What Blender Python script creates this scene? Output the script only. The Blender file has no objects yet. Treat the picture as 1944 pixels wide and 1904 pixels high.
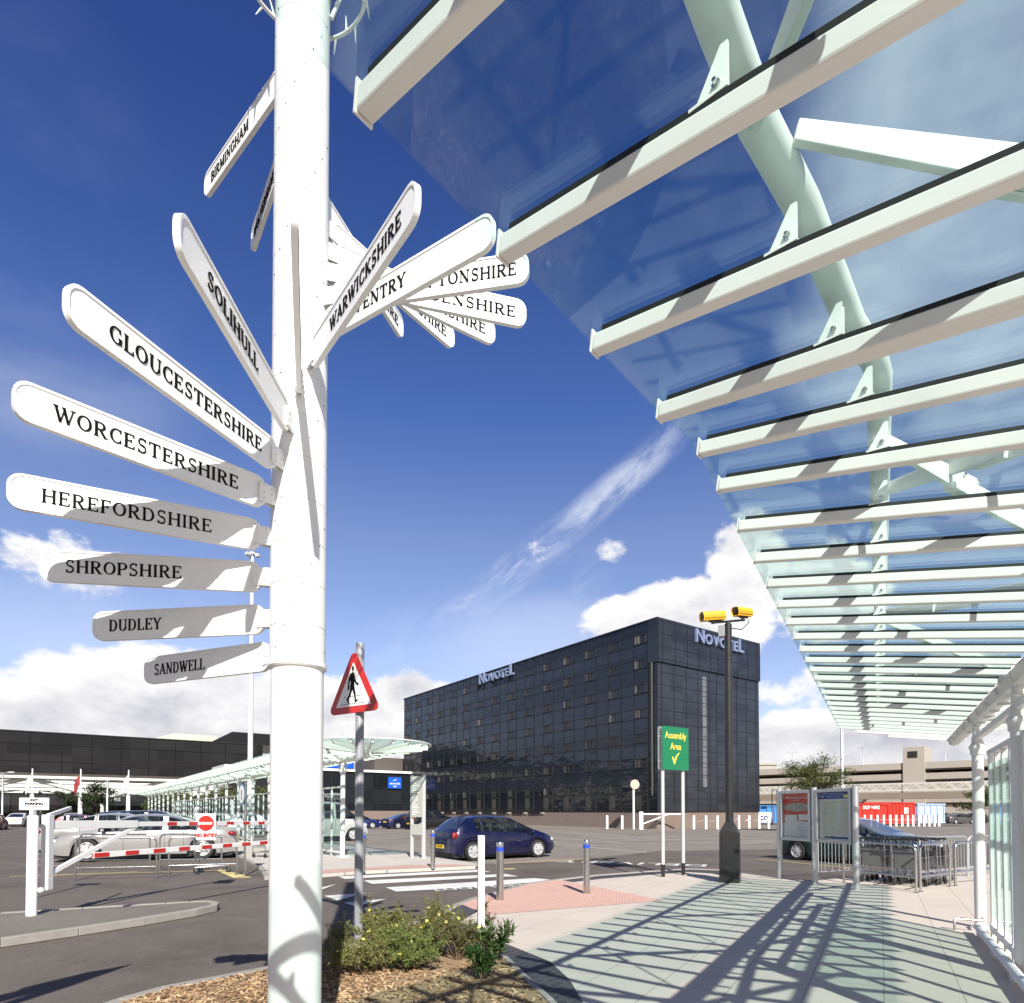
import bpy, math, random
from math import radians as R, sin, cos, pi
from mathutils import Vector as V, Matrix as MX
random.seed(7)
S = bpy.context.scene
COL = S.collection
# ------------------------------------------------------------------ camera
FPX, PITCH = 1210.0, R(1.4)
YC = 1540 - FPX * math.tan(PITCH)
cd = bpy.data.cameras.new('camera'); cam = bpy.data.objects.new('camera', cd); COL.objects.link(cam)
cam.location = (0, 0, 1.6); cam.rotation_euler = (pi / 2 + PITCH, 0, 0)
cd.sensor_width = 36; cd.lens = 36 * FPX / 1944; cd.shift_y = (YC - 952) / 1944
cd.clip_start = 0.05; cd.clip_end = 3000
S.camera = cam
# ------------------------------------------------------------------ sun, sky, exposure
SHX, SHY = -0.29, 1.31                      # shadow of a metre-high post on the ground
SUN_EL = math.atan2(1, math.hypot(SHX, SHY)); SUN_DIR = V((-SHX, -SHY, 1)).normalized()
sl = bpy.data.lights.new('sun', 'SUN'); sl.energy = 4.6; sl.angle = R(0.53); sl.color = (1, .955, .88)
sun = bpy.data.objects.new('sun', sl); COL.objects.link(sun)
sun.rotation_euler = SUN_DIR.to_track_quat('Z', 'Y').to_euler()
sun.location = SUN_DIR * 60
S.view_settings.view_transform = 'Standard'; S.view_settings.look = 'None'
S.view_settings.exposure = 0.72; S.view_settings.gamma = 1
S.cycles.transparent_max_bounces = 40; S.cycles.max_bounces = 8
W = bpy.data.worlds.new('World'); S.world = W; W.use_nodes = True
class NT:
    """tiny helper for building node trees"""
    def __init__(s, tree): s.t = tree
    def n(s, typ, **kw):
        nd = s.t.nodes.new(typ)
        for k, v in kw.items():
            if k.startswith('i_'):
                key = k[2:]; key = int(key) if key.isdigit() else key.replace('_', ' ')
                s.set(nd.inputs[key], v)
            else: setattr(nd, k, v)
        return nd
    def set(s, sock, v):
        if isinstance(v, bpy.types.NodeSocket): s.t.links.new(v, sock)
        else: sock.default_value = v
    def m(s, op, a, b=None, c=None, clamp=False):
        nd = s.t.nodes.new('ShaderNodeMath'); nd.operation = op; nd.use_clamp = clamp
        for i, v in enumerate((a, b, c)):
            if v is not None: s.set(nd.inputs[i], v)
        return nd.outputs[0]
    def vm(s, op, a, b=None):
        nd = s.t.nodes.new('ShaderNodeVectorMath'); nd.operation = op
        s.set(nd.inputs[0], a)
        if b is not None: s.set(nd.inputs[1], b)
        return nd.outputs[0]
    def smooth(s, v, a, b, lo=0.0, hi=1.0):
        nd = s.t.nodes.new('ShaderNodeMapRange'); nd.interpolation_type = 'SMOOTHSTEP'
        s.set(nd.inputs[0], v); nd.inputs[1].default_value = a; nd.inputs[2].default_value = b
        nd.inputs[3].default_value = lo; nd.inputs[4].default_value = hi
        return nd.outputs[0]
    def mix(s, f, a, b, blend='MIX'):
        nd = s.t.nodes.new('ShaderNodeMix'); nd.data_type = 'RGBA'; nd.blend_type = blend
        s.set(nd.inputs[0], f); s.set(nd.inputs[6], a); s.set(nd.inputs[7], b)
        return nd.outputs[2]
    def noise(s, vec, scale, detail=4, rough=.55, dist=0.0, out=0):
        nd = s.t.nodes.new('ShaderNodeTexNoise'); s.set(nd.inputs['Vector'], vec)
        nd.inputs['Scale'].default_value = scale; nd.inputs['Detail'].default_value = detail
        nd.inputs['Roughness'].default_value = rough; nd.inputs['Distortion'].default_value = dist
        return nd.outputs[out]
def rgb(r, g, b): return (r, g, b, 1)
def build_sky():
    t = W.node_tree; t.nodes.clear(); k = NT(t)
    out = k.n('ShaderNodeOutputWorld')
    sky = k.n('ShaderNodeTexSky', sky_type='NISHITA', sun_disc=False, sun_elevation=SUN_EL,
              sun_rotation=math.atan2(SUN_DIR.x, SUN_DIR.y), altitude=200, air_density=1.0, dust_density=.5, ozone_density=2.5)
    d = k.n('ShaderNodeTexCoord').outputs['Generated']
    sp = k.n('ShaderNodeSeparateXYZ', i_0=d)
    x, y, z = sp.outputs
    az = k.m('ARCTAN2', x, y); el = k.m('ARCSINE', z)
    # clear-air colour: deepen the blue towards the zenith the way a polarising filter does
    rp = k.n('ShaderNodeValToRGB'); cr = rp.color_ramp; k.set(rp.inputs[0], el)
    for i, (ps, c) in enumerate(((0.0, (1.7, 1.45, 1.5)), (.40, (1.45, 1.30, 1.5)), (.56, (.78, .95, 1.5)), (.84, (.44, .63, 1.26)))):
        e = cr.elements[i] if i < 2 else cr.elements.new(ps)
        e.position = ps; e.color = rgb(*[q / 2 for q in c])
    cr.elements[1].position = .40
    tint = k.mix(1.0, rp.outputs[0], rgb(2, 2, 2), 'MULTIPLY')
    tint = k.mix(k.smooth(y, .15, -.45), tint, k.mix(1.0, tint, rgb(.66, .56, .40), 'MULTIPLY'))   # unseen sky behind the camera dimmed and warmed to cut blue fill light
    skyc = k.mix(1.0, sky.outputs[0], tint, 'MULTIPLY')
    dv = k.vm('MULTIPLY', d, (1, 1, 1.5))
    n1 = k.noise(dv, 6.0, 10, .58, .2); n2 = k.noise(k.vm('ADD', dv, (.012, -.026, .045)), 6.0, 10, .58, .2)
    nb = k.noise(dv, 19, 8, .62, .1)
    def blob(ax, ey, w, h, lift=0.0):            # soft ellipse on the sky, given as compass direction and height
        u = k.m('DIVIDE', k.m('SUBTRACT', az, ax), w); v = k.m('DIVIDE', k.m('SUBTRACT', el, ey), h)
        r = k.m('ADD', k.m('MULTIPLY', u, u), k.m('MULTIPLY', v, v))
        return k.m('SUBTRACT', 1.0 + lift, r)
    def B(px, py, w, h, lift=0.0):               # reference bearing written in degrees from the camera axis
        a = math.atan((px - 972) / FPX); e = math.atan((1540 - py) / FPX * cos(a))
        return blob(a, e, w / FPX * cos(a) ** 2, h / FPX * cos(a), lift)
    cum = None
    for q in [(330, 1340, 330, 115, .12), (40, 1370, 260, 90, .1), (640, 1390, 300, 105, .1), (780, 1330, 120, 60, 0), (1340, 1170, 185, 80, .1), (1430, 1075, 100, 95, .05),
              (1250, 1180, 150, 70, .05), (1640, 1420, 330, 85, .15), (1900, 1400, 250, 110, .1), (1560, 1120, 150, 120, -.05),
              (110, 1070, 190, 90, -.42), (-500, 1350, 500, 140, .1), (2500, 1300, 600, 190, .1), (1030, 1042, 110, 48, -.72), (1160, 1050, 75, 55, -.93), (1700, 1290, 300, 60, -.15)]:
        b = B(*q); cum = b if cum is None else k.m('MAXIMUM', cum, b)
    # clouds all round the rest of the sky so that glass and paint have something to reflect
    back = k.m('MULTIPLY', k.smooth(k.m('ABSOLUTE', az), 1.2, 1.7), k.smooth(el, 1.15, .2))
    cum = k.m('MAXIMUM', cum, k.m('SUBTRACT', k.m('MULTIPLY', back, 2.3), 2.1))
    dens = k.m('ADD', cum, k.m('ADD', k.m('MULTIPLY', k.m('SUBTRACT', n1, .5), 2.7), k.m('MULTIPLY', k.m('SUBTRACT', nb, .5), 1.0)))
    alpha = k.smooth(dens, .05, .42)
    relief = k.m('MULTIPLY', k.m('SUBTRACT', n1, n2), 3.2)
    core = k.smooth(dens, .2, 1.3)
    low = k.smooth(el, .02, .20)
    lit = k.m('ADD', k.m('ADD', .62, relief), k.m('SUBTRACT', k.m('MULTIPLY', low, .38), k.m('MULTIPLY', core, .38)), clamp=True)
    cc = k.mix(lit, rgb(.52, .53, .60), rgb(1.0, .985, .975))
    # high thin cloud: streaks
    def streak(px0, py0, px1, py1, w, lo=.36, hi=.74):
        pts = []
        for px, py in ((px0, py0), (px1, py1)):
            a = math.atan((px - 972) / FPX); pts.append((a, math.atan((1540 - py) / FPX * cos(a))))
        (a0, e0), (a1, e1_) = pts; L = math.hypot(a1 - a0, e1_ - e0); ux, uy = (a1 - a0) / L, (e1_ - e0) / L
        da = k.m('SUBTRACT', az, a0); de = k.m('SUBTRACT', el, e0)
        s_ = k.m('ADD', k.m('MULTIPLY', da, ux), k.m('MULTIPLY', de, uy))
        t_ = k.m('SUBTRACT', k.m('MULTIPLY', de, ux), k.m('MULTIPLY', da, uy))
        cv = k.n('ShaderNodeCombineXYZ', i_0=k.m('MULTIPLY', s_, 2.2), i_1=k.m('MULTIPLY', t_, 6.0), i_2=px0 * .01)
        nn = k.noise(cv.outputs[0], 4.0, 8, .62, .5)
        mk = k.m('SUBTRACT', 1.0, k.m('DIVIDE', k.m('ABSOLUTE', t_), w / FPX), clamp=True)
        ends = k.m('MULTIPLY', k.smooth(s_, -.02, L * .3), k.smooth(s_, L + .05, L * .75))
        return k.m('MULTIPLY', k.m('MULTIPLY', mk, ends), k.smooth(nn, lo, hi))
    ci = k.m('MULTIPLY', streak(790, 1205, 1310, 785, 34, .33, .72), 1.3, clamp=True)
    for q, g in (((690, 1300, 1130, 1070, 110), .5), ((1400, 1420, 1800, 1200, 70), .4)):
        ci = k.m('MAXIMUM', ci, k.m('MULTIPLY', streak(*q), g))
    n3 = k.noise(k.vm('MULTIPLY', d, (1, 1, 1.7)), 3.2, 6, .5, .3)
    def veil(px, py, w, h, g, lo=.30, hi=.75):   # thin smooth cloud
        return k.m('MULTIPLY', k.m('MULTIPLY', k.smooth(B(px, py, w, h), 0, .9), k.smooth(n3, lo, hi)), g)
    for q in ((1900, 60, 520, 420, .85, .05, .75), (1800, 480, 360, 230, .85), (1640, 640, 200, 170, .6), (1930, 700, 250, 200, .8), (60, 660, 420, 170, .34), (120, 380, 300, 260, .22), (250, 1180, 420, 140, .35), (1050, 1230, 330, 120, .4)):
        ci = k.m('MAXIMUM', ci, veil(*q))
    hz = k.smooth(el, .34, -.02, 0, .42)
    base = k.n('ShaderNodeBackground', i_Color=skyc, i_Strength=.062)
    hazeb = k.n('ShaderNodeBackground', i_Color=rgb(.60, .68, .92), i_Strength=.75)
    wisp = k.n('ShaderNodeBackground', i_Color=rgb(.80, .84, .95), i_Strength=.68)
    cld = k.n('ShaderNodeBackground', i_Color=cc, i_Strength=.66)
    a = k.n('ShaderNodeMixShader', i_0=hz, i_1=base.outputs[0], i_2=hazeb.outputs[0])
    b = k.n('ShaderNodeMixShader', i_0=k.m('MULTIPLY', ci, .80), i_1=a.outputs[0], i_2=wisp.outputs[0])
    up = k.m('MULTIPLY', alpha, k.smooth(el, -.03, .0))
    c = k.n('ShaderNodeMixShader', i_0=up, i_1=b.outputs[0], i_2=cld.outputs[0])
    t.links.new(c.outputs[0], out.inputs[0])
build_sky()
# ------------------------------------------------------------------ bearings measured in the photograph -> places on the ground
_c, _s = cos(PITCH), sin(PITCH)
def ray(x, y):
    u = (x - 972) / FPX; v = (YC - y) / FPX
    return V((u, _c - v * _s, _s + v * _c))
def G(x, y, z=0.0):
    r = ray(x, y); t = (z - 1.6) / r.z
    return V((r.x * t, r.y * t, z))
def PY(x, y, Y):
    r = ray(x, y); t = Y / r.y
    return V((r.x * t, Y, 1.6 + r.z * t))
RD = -0.08                                     # road level (pavement is 0)
# ------------------------------------------------------------------ mesh helpers
class MB:
    def __init__(s): s.v = []; s.f = []; s.mi = []; s.cur = 0
    def add(s, vs, fs):
        b = len(s.v); s.v += [tuple(p) for p in vs]
        for f in fs: s.f.append([b + i for i in f]); s.mi.append(s.cur)
        return s
    def poly(s, pts): return s.add(pts, [list(range(len(pts)))])
    def hexa(s, p):                            # 8 points: bottom ring 0-3, top ring 4-7
        return s.add(p, [(0, 3, 2, 1), (4, 5, 6, 7), (0, 1, 5, 4), (1, 2, 6, 5), (2, 3, 7, 6), (3, 0, 4, 7)])
    def box(s, c, d, rz=0.0, X=None):
        hx, hy, hz = d[0] / 2, d[1] / 2, d[2] / 2; ca, sa = cos(rz), sin(rz); p = []
        for zz in (-hz, hz):
            for xx, yy in ((-hx, -hy), (hx, -hy), (hx, hy), (-hx, hy)):
                q = V((c[0] + xx * ca - yy * sa, c[1] + xx * sa + yy * ca, c[2] + zz)); p.append(X @ q if X else q)
        return s.hexa(p)
    def beam(s, a, b, w, h, up=V((0, 0, 1))):    # box section along a->b
        a = V(a); b = V(b); t = (b - a).normalized(); sd = t.cross(up)
        if sd.length < 1e-5: sd = V((1, 0, 0))
        sd.normalize(); u = sd.cross(t).normalized(); p = []
        for e in (a, b):
            p += [e - sd * w / 2 - u * h / 2, e + sd * w / 2 - u * h / 2, e + sd * w / 2 + u * h / 2, e - sd * w / 2 + u * h / 2]
        return s.hexa(p)
    def tube(s, pts, r, n=10, cap=True):
        pts = [V(p) for p in pts]; rs = r if isinstance(r, (list, tuple)) else [r] * len(pts)
        vs, fs = [], []; ref = V((0, 0, 1))
        for i, p in enumerate(pts):
            t = (pts[min(i + 1, len(pts) - 1)] - pts[max(i - 1, 0)]).normalized()
            if abs(t.z) > .95 and i == 0: ref = V((0, 1, 0))
            a = t.cross(ref)
            if a.length < 1e-4: a = t.cross(V((.3, .9, .1)))
            a.normalize(); b = a.cross(t)
            for j in range(n):
                th = 2 * pi * j / n; vs.append(p + a * cos(th) * rs[i] + b * sin(th) * rs[i])
        for i in range(len(pts) - 1):
            for j in range(n):
                k = (j + 1) % n; fs.append((i * n + j, i * n + k, (i + 1) * n + k, (i + 1) * n + j))
        if cap: fs.append(list(range(n))[::-1]); fs.append([(len(pts) - 1) * n + j for j in range(n)])
        return s.add(vs, fs)
    def lathe(s, prof, c=(0, 0, 0), n=20, X=None, cap=True):
        vs, fs = [], []
        for r, z in prof:
            for j in range(n):
                q = V((c[0] + r * cos(2 * pi * j / n), c[1] + r * sin(2 * pi * j / n), c[2] + z)); vs.append(X @ q if X else q)
        for i in range(len(prof) - 1):
            for j in range(n):
                k = (j + 1) % n; fs.append((i * n + j, i * n + k, (i + 1) * n + k, (i + 1) * n + j))
        if cap: fs.append(list(range(n))[::-1]); fs.append([(len(prof) - 1) * n + j for j in range(n)])
        return s.add(vs, fs)
    def ball(s, c, r, n=10, m=6, X=None):
        r = r if isinstance(r, (list, tuple)) else (r, r, r); vs, fs = [], []
        for i in range(m + 1):
            ph = pi * i / m
            for j in range(n):
                q = V((c[0] + r[0] * sin(ph) * cos(2 * pi * j / n), c[1] + r[1] * sin(ph) * sin(2 * pi * j / n), c[2] - r[2] * cos(ph))); vs.append(X @ q if X else q)
        for i in range(m):
            for j in range(n):
                k = (j + 1) % n; fs.append((i * n + j, i * n + k, (i + 1) * n + k, (i + 1) * n + j))
        return s.add(vs, fs)
    def prism(s, p2, z0, z1, X=None):          # 2-D outline extruded
        n = len(p2); vs = [V((p[0], p[1], z0)) for p in p2] + [V((p[0], p[1], z1)) for p in p2]
        if X: vs = [X @ q for q in vs]
        return s.add(vs, [list(range(n))[::-1], list(range(n, 2 * n))] + [(i, (i + 1) % n, n + (i + 1) % n, n + i) for i in range(n)])
    def slab(s, top, thick):                   # polygon of 3-D points dropped down by thick
        n = len(top); vs = [V(p) for p in top] + [V(p) - V((0, 0, thick)) for p in top]
        return s.add(vs, [list(range(n)), list(range(n, 2 * n))[::-1]] + [(i, n + i, n + (i + 1) % n, (i + 1) % n) for i in range(n)])
    def build(s, name, mat, parent=None, smooth=None, bevel=0.0, loc=None, fix=True):
        me = bpy.data.meshes.new(name); org = V(loc) if loc is not None else V((0, 0, 0))
        me.from_pydata([V(p) - org for p in s.v], [], s.f)
        for m in (mat if isinstance(mat, (list, tuple)) else [mat]): me.materials.append(m)
        if any(s.mi): me.polygons.foreach_set('material_index', s.mi)
        if fix:
            import bmesh
            bm = bmesh.new(); bm.from_mesh(me); bmesh.ops.recalc_face_normals(bm, faces=bm.faces); bm.to_mesh(me); bm.free()
        if smooth is not None:
            me.shade_smooth()
            if smooth < 180: me.set_sharp_from_angle(angle=R(smooth))
        me.update()
        o = bpy.data.objects.new(name, me); COL.objects.link(o); o.location = org
        if parent is not None:
            o.parent = parent
        if bevel:
            b = o.modifiers.new('bevel', 'BEVEL'); b.width = bevel; b.segments = 2; b.limit_method = 'ANGLE'; b.angle_limit = R(35)
        return o
def tag(o, label=None, cat=None, group=None, kind=None):
    if label: o['label'] = label
    if cat: o['category'] = cat
    if group: o['group'] = group
    if kind: o['kind'] = kind
    return o
def thing(name, label, cat, loc=(0, 0, 0), rz=0.0, group=None):
    o = bpy.data.objects.new(name, None); COL.objects.link(o); o.empty_display_size = .2
    o.location = loc; o.rotation_euler = (0, 0, rz)
    return tag(o, label, cat, group)
def copy_tree(o, parent=None, label=None):
    c = o.copy(); COL.objects.link(c); c.parent = parent
    if label: c['label'] = label
    for ch in list(o.children): copy_tree(ch, c)
    return c
def frame(o, right, up):                        # matrix whose local x, y, z are right, up, normal
    r = V(right).normalized(); u = V(up).normalized(); n = r.cross(u).normalized(); u = n.cross(r)
    m = MX.Identity(4)
    for i in range(3): m[i][0], m[i][1], m[i][2], m[i][3] = r[i], u[i], n[i], o[i]
    return m
_txt = {}
def text_mesh(txt, size, extrude=.002, bold=0.0, align='CENTER', space=1.0):
    key = (txt, extrude, bold, align, space, size)
    if key not in _txt:
        cu = bpy.data.curves.new('t', 'FONT'); cu.body = txt; cu.size = size; cu.extrude = extrude; cu.offset = bold; cu.align_x = align; cu.align_y = 'CENTER'
        cu.space_character = space; cu.resolution_u = 3
        o = bpy.data.objects.new('t', cu); COL.objects.link(o); bpy.context.view_layer.update()
        me = bpy.data.meshes.new_from_object(o.evaluated_get(bpy.context.evaluated_depsgraph_get()))
        _txt[key] = ([v.co.copy() for v in me.vertices], [list(p.vertices) for p in me.polygons])
        bpy.data.objects.remove(o); bpy.data.curves.remove(cu); bpy.data.meshes.remove(me)
    return _txt[key]
def put_text(mb, txt, size, X, extrude=.002, bold=0.0, align='CENTER', sx=1.0, space=1.0):
    vs, fs = text_mesh(txt, size, extrude, bold, align, space)
    mb.add([X @ V((p.x * sx, p.y, p.z)) for p in vs], fs)
# ------------------------------------------------------------------ materials
_m = {}
def mat(name, col, rough=.5, metal=0.0, var=.12, scale=6.0, bump=0.0, bscale=60.0, spec=.5, coat=0.0, dirt=0.0, emit=0.0):
    """plain surface with a little colour wear, roughness change and optional grain"""
    if name in _m: return _m[name]
    m = bpy.data.materials.new(name); m.use_nodes = True; t = m.node_tree; k = NT(t); p = t.nodes['Principled BSDF']
    co = k.n('ShaderNodeTexCoord').outputs['Object']
    c4 = rgb(*col)
    if var or dirt:
        nz = k.noise(co, scale, 5, .6)
        c = k.mix(nz, rgb(*[max(0, q * (1 - var)) for q in col]), rgb(*[min(1, q * (1 + var)) for q in col]))
        if dirt:
            n2 = k.noise(co, scale * .35, 6, .65, .6)
            c = k.mix(k.m('MULTIPLY', k.smooth(n2, .5, .78), dirt), c, rgb(.22, .19, .15))
        k.set(p.inputs['Base Color'], c)
        k.set(p.inputs['Roughness'], k.m('ADD', rough - .07, k.m('MULTIPLY', nz, .14)))
    else:
        p.inputs['Base Color'].default_value = c4; p.inputs['Roughness'].default_value = rough
    p.inputs['Metallic'].default_value = metal; p.inputs['Specular IOR Level'].default_value = spec
    p.inputs['Coat Weight'].default_value = coat; p.inputs['Coat Roughness'].default_value = .04
    if bump:
        nb = k.noise(co, bscale, 3, .6); b = k.n('ShaderNodeBump', i_Strength=bump, i_Distance=.01, i_Height=nb)
        t.links.new(b.outputs[0], p.inputs['Normal'])
    _m[name] = m; return m
def ground_mat(name, c1, c2, c3, fine=90.0, big=.35, rough=.9, bump=.35, stain=.35):
    m = bpy.data.materials.new(name); m.use_nodes = True; t = m.node_tree; k = NT(t); p = t.nodes['Principled BSDF']
    co = k.n('ShaderNodeTexCoord').outputs['Object']
    f = k.noise(co, fine, 3, .7); b = k.noise(co, big, 6, .62, .4); v = k.n('ShaderNodeTexVoronoi', i_Vector=co, i_Scale=fine * 1.3)
    c = k.mix(k.smooth(f, .3, .7), rgb(*c1), rgb(*c2))
    c = k.mix(k.m('MULTIPLY', k.smooth(v.outputs['Color'], .72, .98), .55), c, rgb(*c3))
    c = k.mix(k.m('MULTIPLY', k.smooth(b, .42, .72), stain), c, rgb(*[q * .55 for q in c1]))
    c = k.mix(k.m('MULTIPLY', k.smooth(k.noise(co, big * 5, 5, .6), .5, .75), stain * .5), c, rgb(*[min(1, q * 1.35) for q in c2]))
    c = k.mix(k.m('MULTIPLY', k.smooth(k.noise(co, 14, 4, .65), .35, .7), .22), c, rgb(*[q * .6 for q in c1]))
    st_ = k.noise(k.vm('MULTIPLY', co, (1.0, .35, 1)), .8, 7, .7, 1.2)
    c = k.mix(k.m('MULTIPLY', k.smooth(st_, .58, .72), stain * .9), c, rgb(*[q * .42 for q in c1]))
    k.set(p.inputs['Base Color'], c); p.inputs['Roughness'].default_value = rough; p.inputs['Specular IOR Level'].default_value = .25
    bm = k.n('ShaderNodeBump', i_Strength=bump, i_Distance=.006, i_Height=f); t.links.new(bm.outputs[0], p.inputs['Normal'])
    return m
def block_mat(name, cols, mortar, bw, bh, rz, off=.5, ms=.004, rough=.85, bump=.3, grain=120.0, stain=.25):
    """paving or masonry: blocks of several colours with joints"""
    m = bpy.data.materials.new(name); m.use_nodes = True; t = m.node_tree; k = NT(t); p = t.nodes['Principled BSDF']
    co = k.n('ShaderNodeTexCoord').outputs['Object']
    mp = k.n('ShaderNodeMapping', i_Vector=co); mp.inputs['Rotation'].default_value = rz if isinstance(rz, tuple) else (0, 0, rz)
    br = k.n('ShaderNodeTexBrick', i_Vector=mp.outputs[0], i_Scale=1.0, i_Color1=rgb(*cols[0]), i_Color2=rgb(*cols[1]), i_Mortar=rgb(*mortar))
    br.offset = off; br.inputs['Brick Width'].default_value = bw; br.inputs['Row Height'].default_value = bh; br.inputs['Mortar Size'].default_value = ms; br.inputs['Bias'].default_value = 0
    g = k.noise(co, grain, 3, .65); big = k.noise(co, .9, 6, .62, .5)
    c = k.mix(k.m('MULTIPLY', k.smooth(g, .35, .7), .5), br.outputs[0], rgb(*[q * .72 for q in cols[0]]))
    c = k.mix(k.m('MULTIPLY', k.smooth(big, .48, .75), stain), c, rgb(*[q * .5 for q in cols[1]]))
    vo = k.n('ShaderNodeTexVoronoi', i_Vector=co, i_Scale=2.3); sp = k.smooth(vo.outputs['Distance'], .045, .02)
    c = k.mix(k.m('MULTIPLY', k.m('MULTIPLY', sp, k.smooth(vo.outputs['Color'], .55, .65)), .6), c, rgb(*[q * .3 for q in cols[1]]))
    c = k.mix(k.m('MULTIPLY', k.smooth(k.noise(co, 7, 5, .7, .8), .56, .74), stain * .8), c, rgb(*[q * .6 for q in cols[1]]))
    k.set(p.inputs['Base Color'], c); p.inputs['Roughness'].default_value = rough; p.inputs['Specular IOR Level'].default_value = .3
    h = k.m('ADD', k.m('MULTIPLY', br.outputs['Fac'], -1.0), k.m('MULTIPLY', g, .25))
    b = k.n('ShaderNodeBump', i_Strength=bump, i_Distance=.006, i_Height=h); t.links.new(b.outputs[0], p.inputs['Normal'])
    return m
def glass_mat(name, tint, refl=1.0, dust=.05, rough=.0, dustcol=(.75, .8, .8)):
    """sheet glass: tinted clear pass-through, mirror reflection growing at grazing angles, thin film of dust"""
    m = bpy.data.materials.new(name); m.use_nodes = True; t = m.node_tree; t.nodes.clear(); k = NT(t)
    out = k.n('ShaderNodeOutputMaterial'); co = k.n('ShaderNodeTexCoord').outputs['Object']
    tr = k.n('ShaderNodeBsdfTransparent', i_Color=rgb(*tint)); gl = k.n('ShaderNodeBsdfGlossy', i_Color=rgb(.95, .98, 1), i_Roughness=rough)
    lw = k.n('ShaderNodeLayerWeight', i_Blend=.5); fz = k.m('ADD', .04, k.m('MULTIPLY', k.m('POWER', lw.outputs['Facing'], 4.0), .9))
    a = k.n('ShaderNodeMixShader', i_0=k.m('MULTIPLY', fz, refl, clamp=True), i_1=tr.outputs[0], i_2=gl.outputs[0])
    tl = k.n('ShaderNodeBsdfTranslucent', i_Color=rgb(*dustcol)); df = k.n('ShaderNodeBsdfDiffuse', i_Color=rgb(*dustcol))
    du = k.n('ShaderNodeMixShader', i_0=.5, i_1=tl.outputs[0], i_2=df.outputs[0])
    n = k.noise(k.vm('MULTIPLY', co, (1, 1, 1)), 1.6, 8, .66, .4)
    b = k.n('ShaderNodeMixShader', i_0=k.m('MULTIPLY', k.smooth(n, .3, .8), dust * 2), i_1=a.outputs[0], i_2=du.outputs[0])
    t.links.new(b.outputs[0], out.inputs[0]); return m
M = dict(
    white=mat('white_paint', (.80, .80, .78), .32, var=.04, dirt=.10, scale=3),
    canopyw=mat('canopy_white', (.71, .70, .68), .5, var=.05, dirt=.14, scale=3, spec=.2),
    whiteb=mat('white_board', (.83, .83, .82), .28, var=.03, dirt=.05, scale=2),
    black=mat('black_lettering', (.006, .006, .007), .8, var=.1, spec=.1),
    gasket=mat('rubber_black', (.01, .01, .01), .6, var=.1),
    steel=mat('stainless_steel', (.62, .61, .59), .22, 1.0, var=.1, scale=14),
    galv=mat('galvanised_steel', (.52, .54, .55), .42, .75, var=.18, scale=18),
    grey=mat('grey_post_paint', (.27, .28, .30), .42, var=.1),
    ltgrey=mat('light_grey_paint', (.50, .51, .51), .4, var=.08),
    dark=mat('near_black_paint', (.018, .018, .019), .38, var=.25, dirt=.06),
    red=mat('red_reflective', (.52, .025, .02), .3, var=.08),
    blue=mat('blue_band', (.02, .07, .55), .35, var=.08),
    green=mat('green_sign', (.008, .17, .07), .3, var=.06),
    yellow=mat('yellow_camera', (.78, .42, .02), .4, var=.08),
    signyel=mat('sign_yellow', (.85, .62, .08), .4, var=.05),
    rubber=mat('tyre_rubber', (.018, .018, .018), .75, var=.2, bump=.2, bscale=40),
    alloy=mat('wheel_alloy', (.50, .50, .51), .35, .25, var=.06),
    plast=mat('black_plastic', (.02, .02, .022), .5, var=.15),
    chrome=mat('chrome', (.8, .8, .8), .12, 1.0, var=0),
    lens=mat('clear_lamp_lens', (.75, .77, .8), .1, .3, var=.1, scale=30, coat=.6),
    tail=mat('red_lamp_lens', (.24, .008, .008), .15, var=.25, scale=25, coat=.8),
    plate=mat('yellow_plate', (.75, .52, .03), .4, var=.03),
        concrete=mat('concrete', (.40, .375, .335), .9, var=.14, scale=2.5, bump=.25, bscale=70, dirt=.3, spec=.2),
    kerb=mat('kerb_stone', (.31, .29, .26), .9, var=.2, scale=8, bump=.3, bscale=90, dirt=.35, spec=.2),
    bark=mat('bark', (.10, .075, .055), .9, var=.3, scale=20, bump=.6, bscale=25, spec=.1),
)
CL = glass_mat('canopy_glass', (.852, .943, .926), .6, .016)
CARG = None
M['carglass'] = glass_mat('car_glass', (.42, .47, .47), 1.5, .015)
SCR = glass_mat('screen_glass', (.86, .95, .92), 1.0, .03)
# ================================================================== SETTING: ground, roads, pavements
GX, GY = V((.813, .582, 0)), V((-.582, .813, 0))       # street grid directions (along the hotel's end wall, along its long wall)
CD, CP = V((.501, .865, 0)), V((.865, -.501, 0))       # along and across the near canopy
A_CD = math.atan2(CD.y, CD.x); A_GX = math.atan2(GX.y, GX.x); A_GY = math.atan2(GY.y, GY.x)
asph_new = ground_mat('asphalt_road', (.108, .090, .077), (.165, .142, .124), (.25, .225, .20), fine=70, big=.45, stain=.55)
asph_old = ground_mat('asphalt_car_park', (.20, .175, .15), (.265, .235, .205), (.34, .31, .28), fine=40, big=.25, stain=.4)
far_gr = ground_mat('far_ground', (.11, .105, .09), (.15, .14, .12), (.2, .19, .17), fine=8, big=.05, stain=.3)
def sheet(name, pts, m, kind='structure'):
    mb = MB(); mb.poly(pts); o = mb.build(name, m); return tag(o, kind=kind)
sheet('ground', [(-900, -60, RD - .02), (900, -60, RD - .02), (900, 1500, RD - .02), (-900, 1500, RD - .02)], far_gr)
sheet('road', [(-60, -12, RD - .006), (60, -12, RD - .006), (60, 24, RD - .006), (40, 30, RD - .006), (-60, 75, RD - .006)], asph_new)
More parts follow.
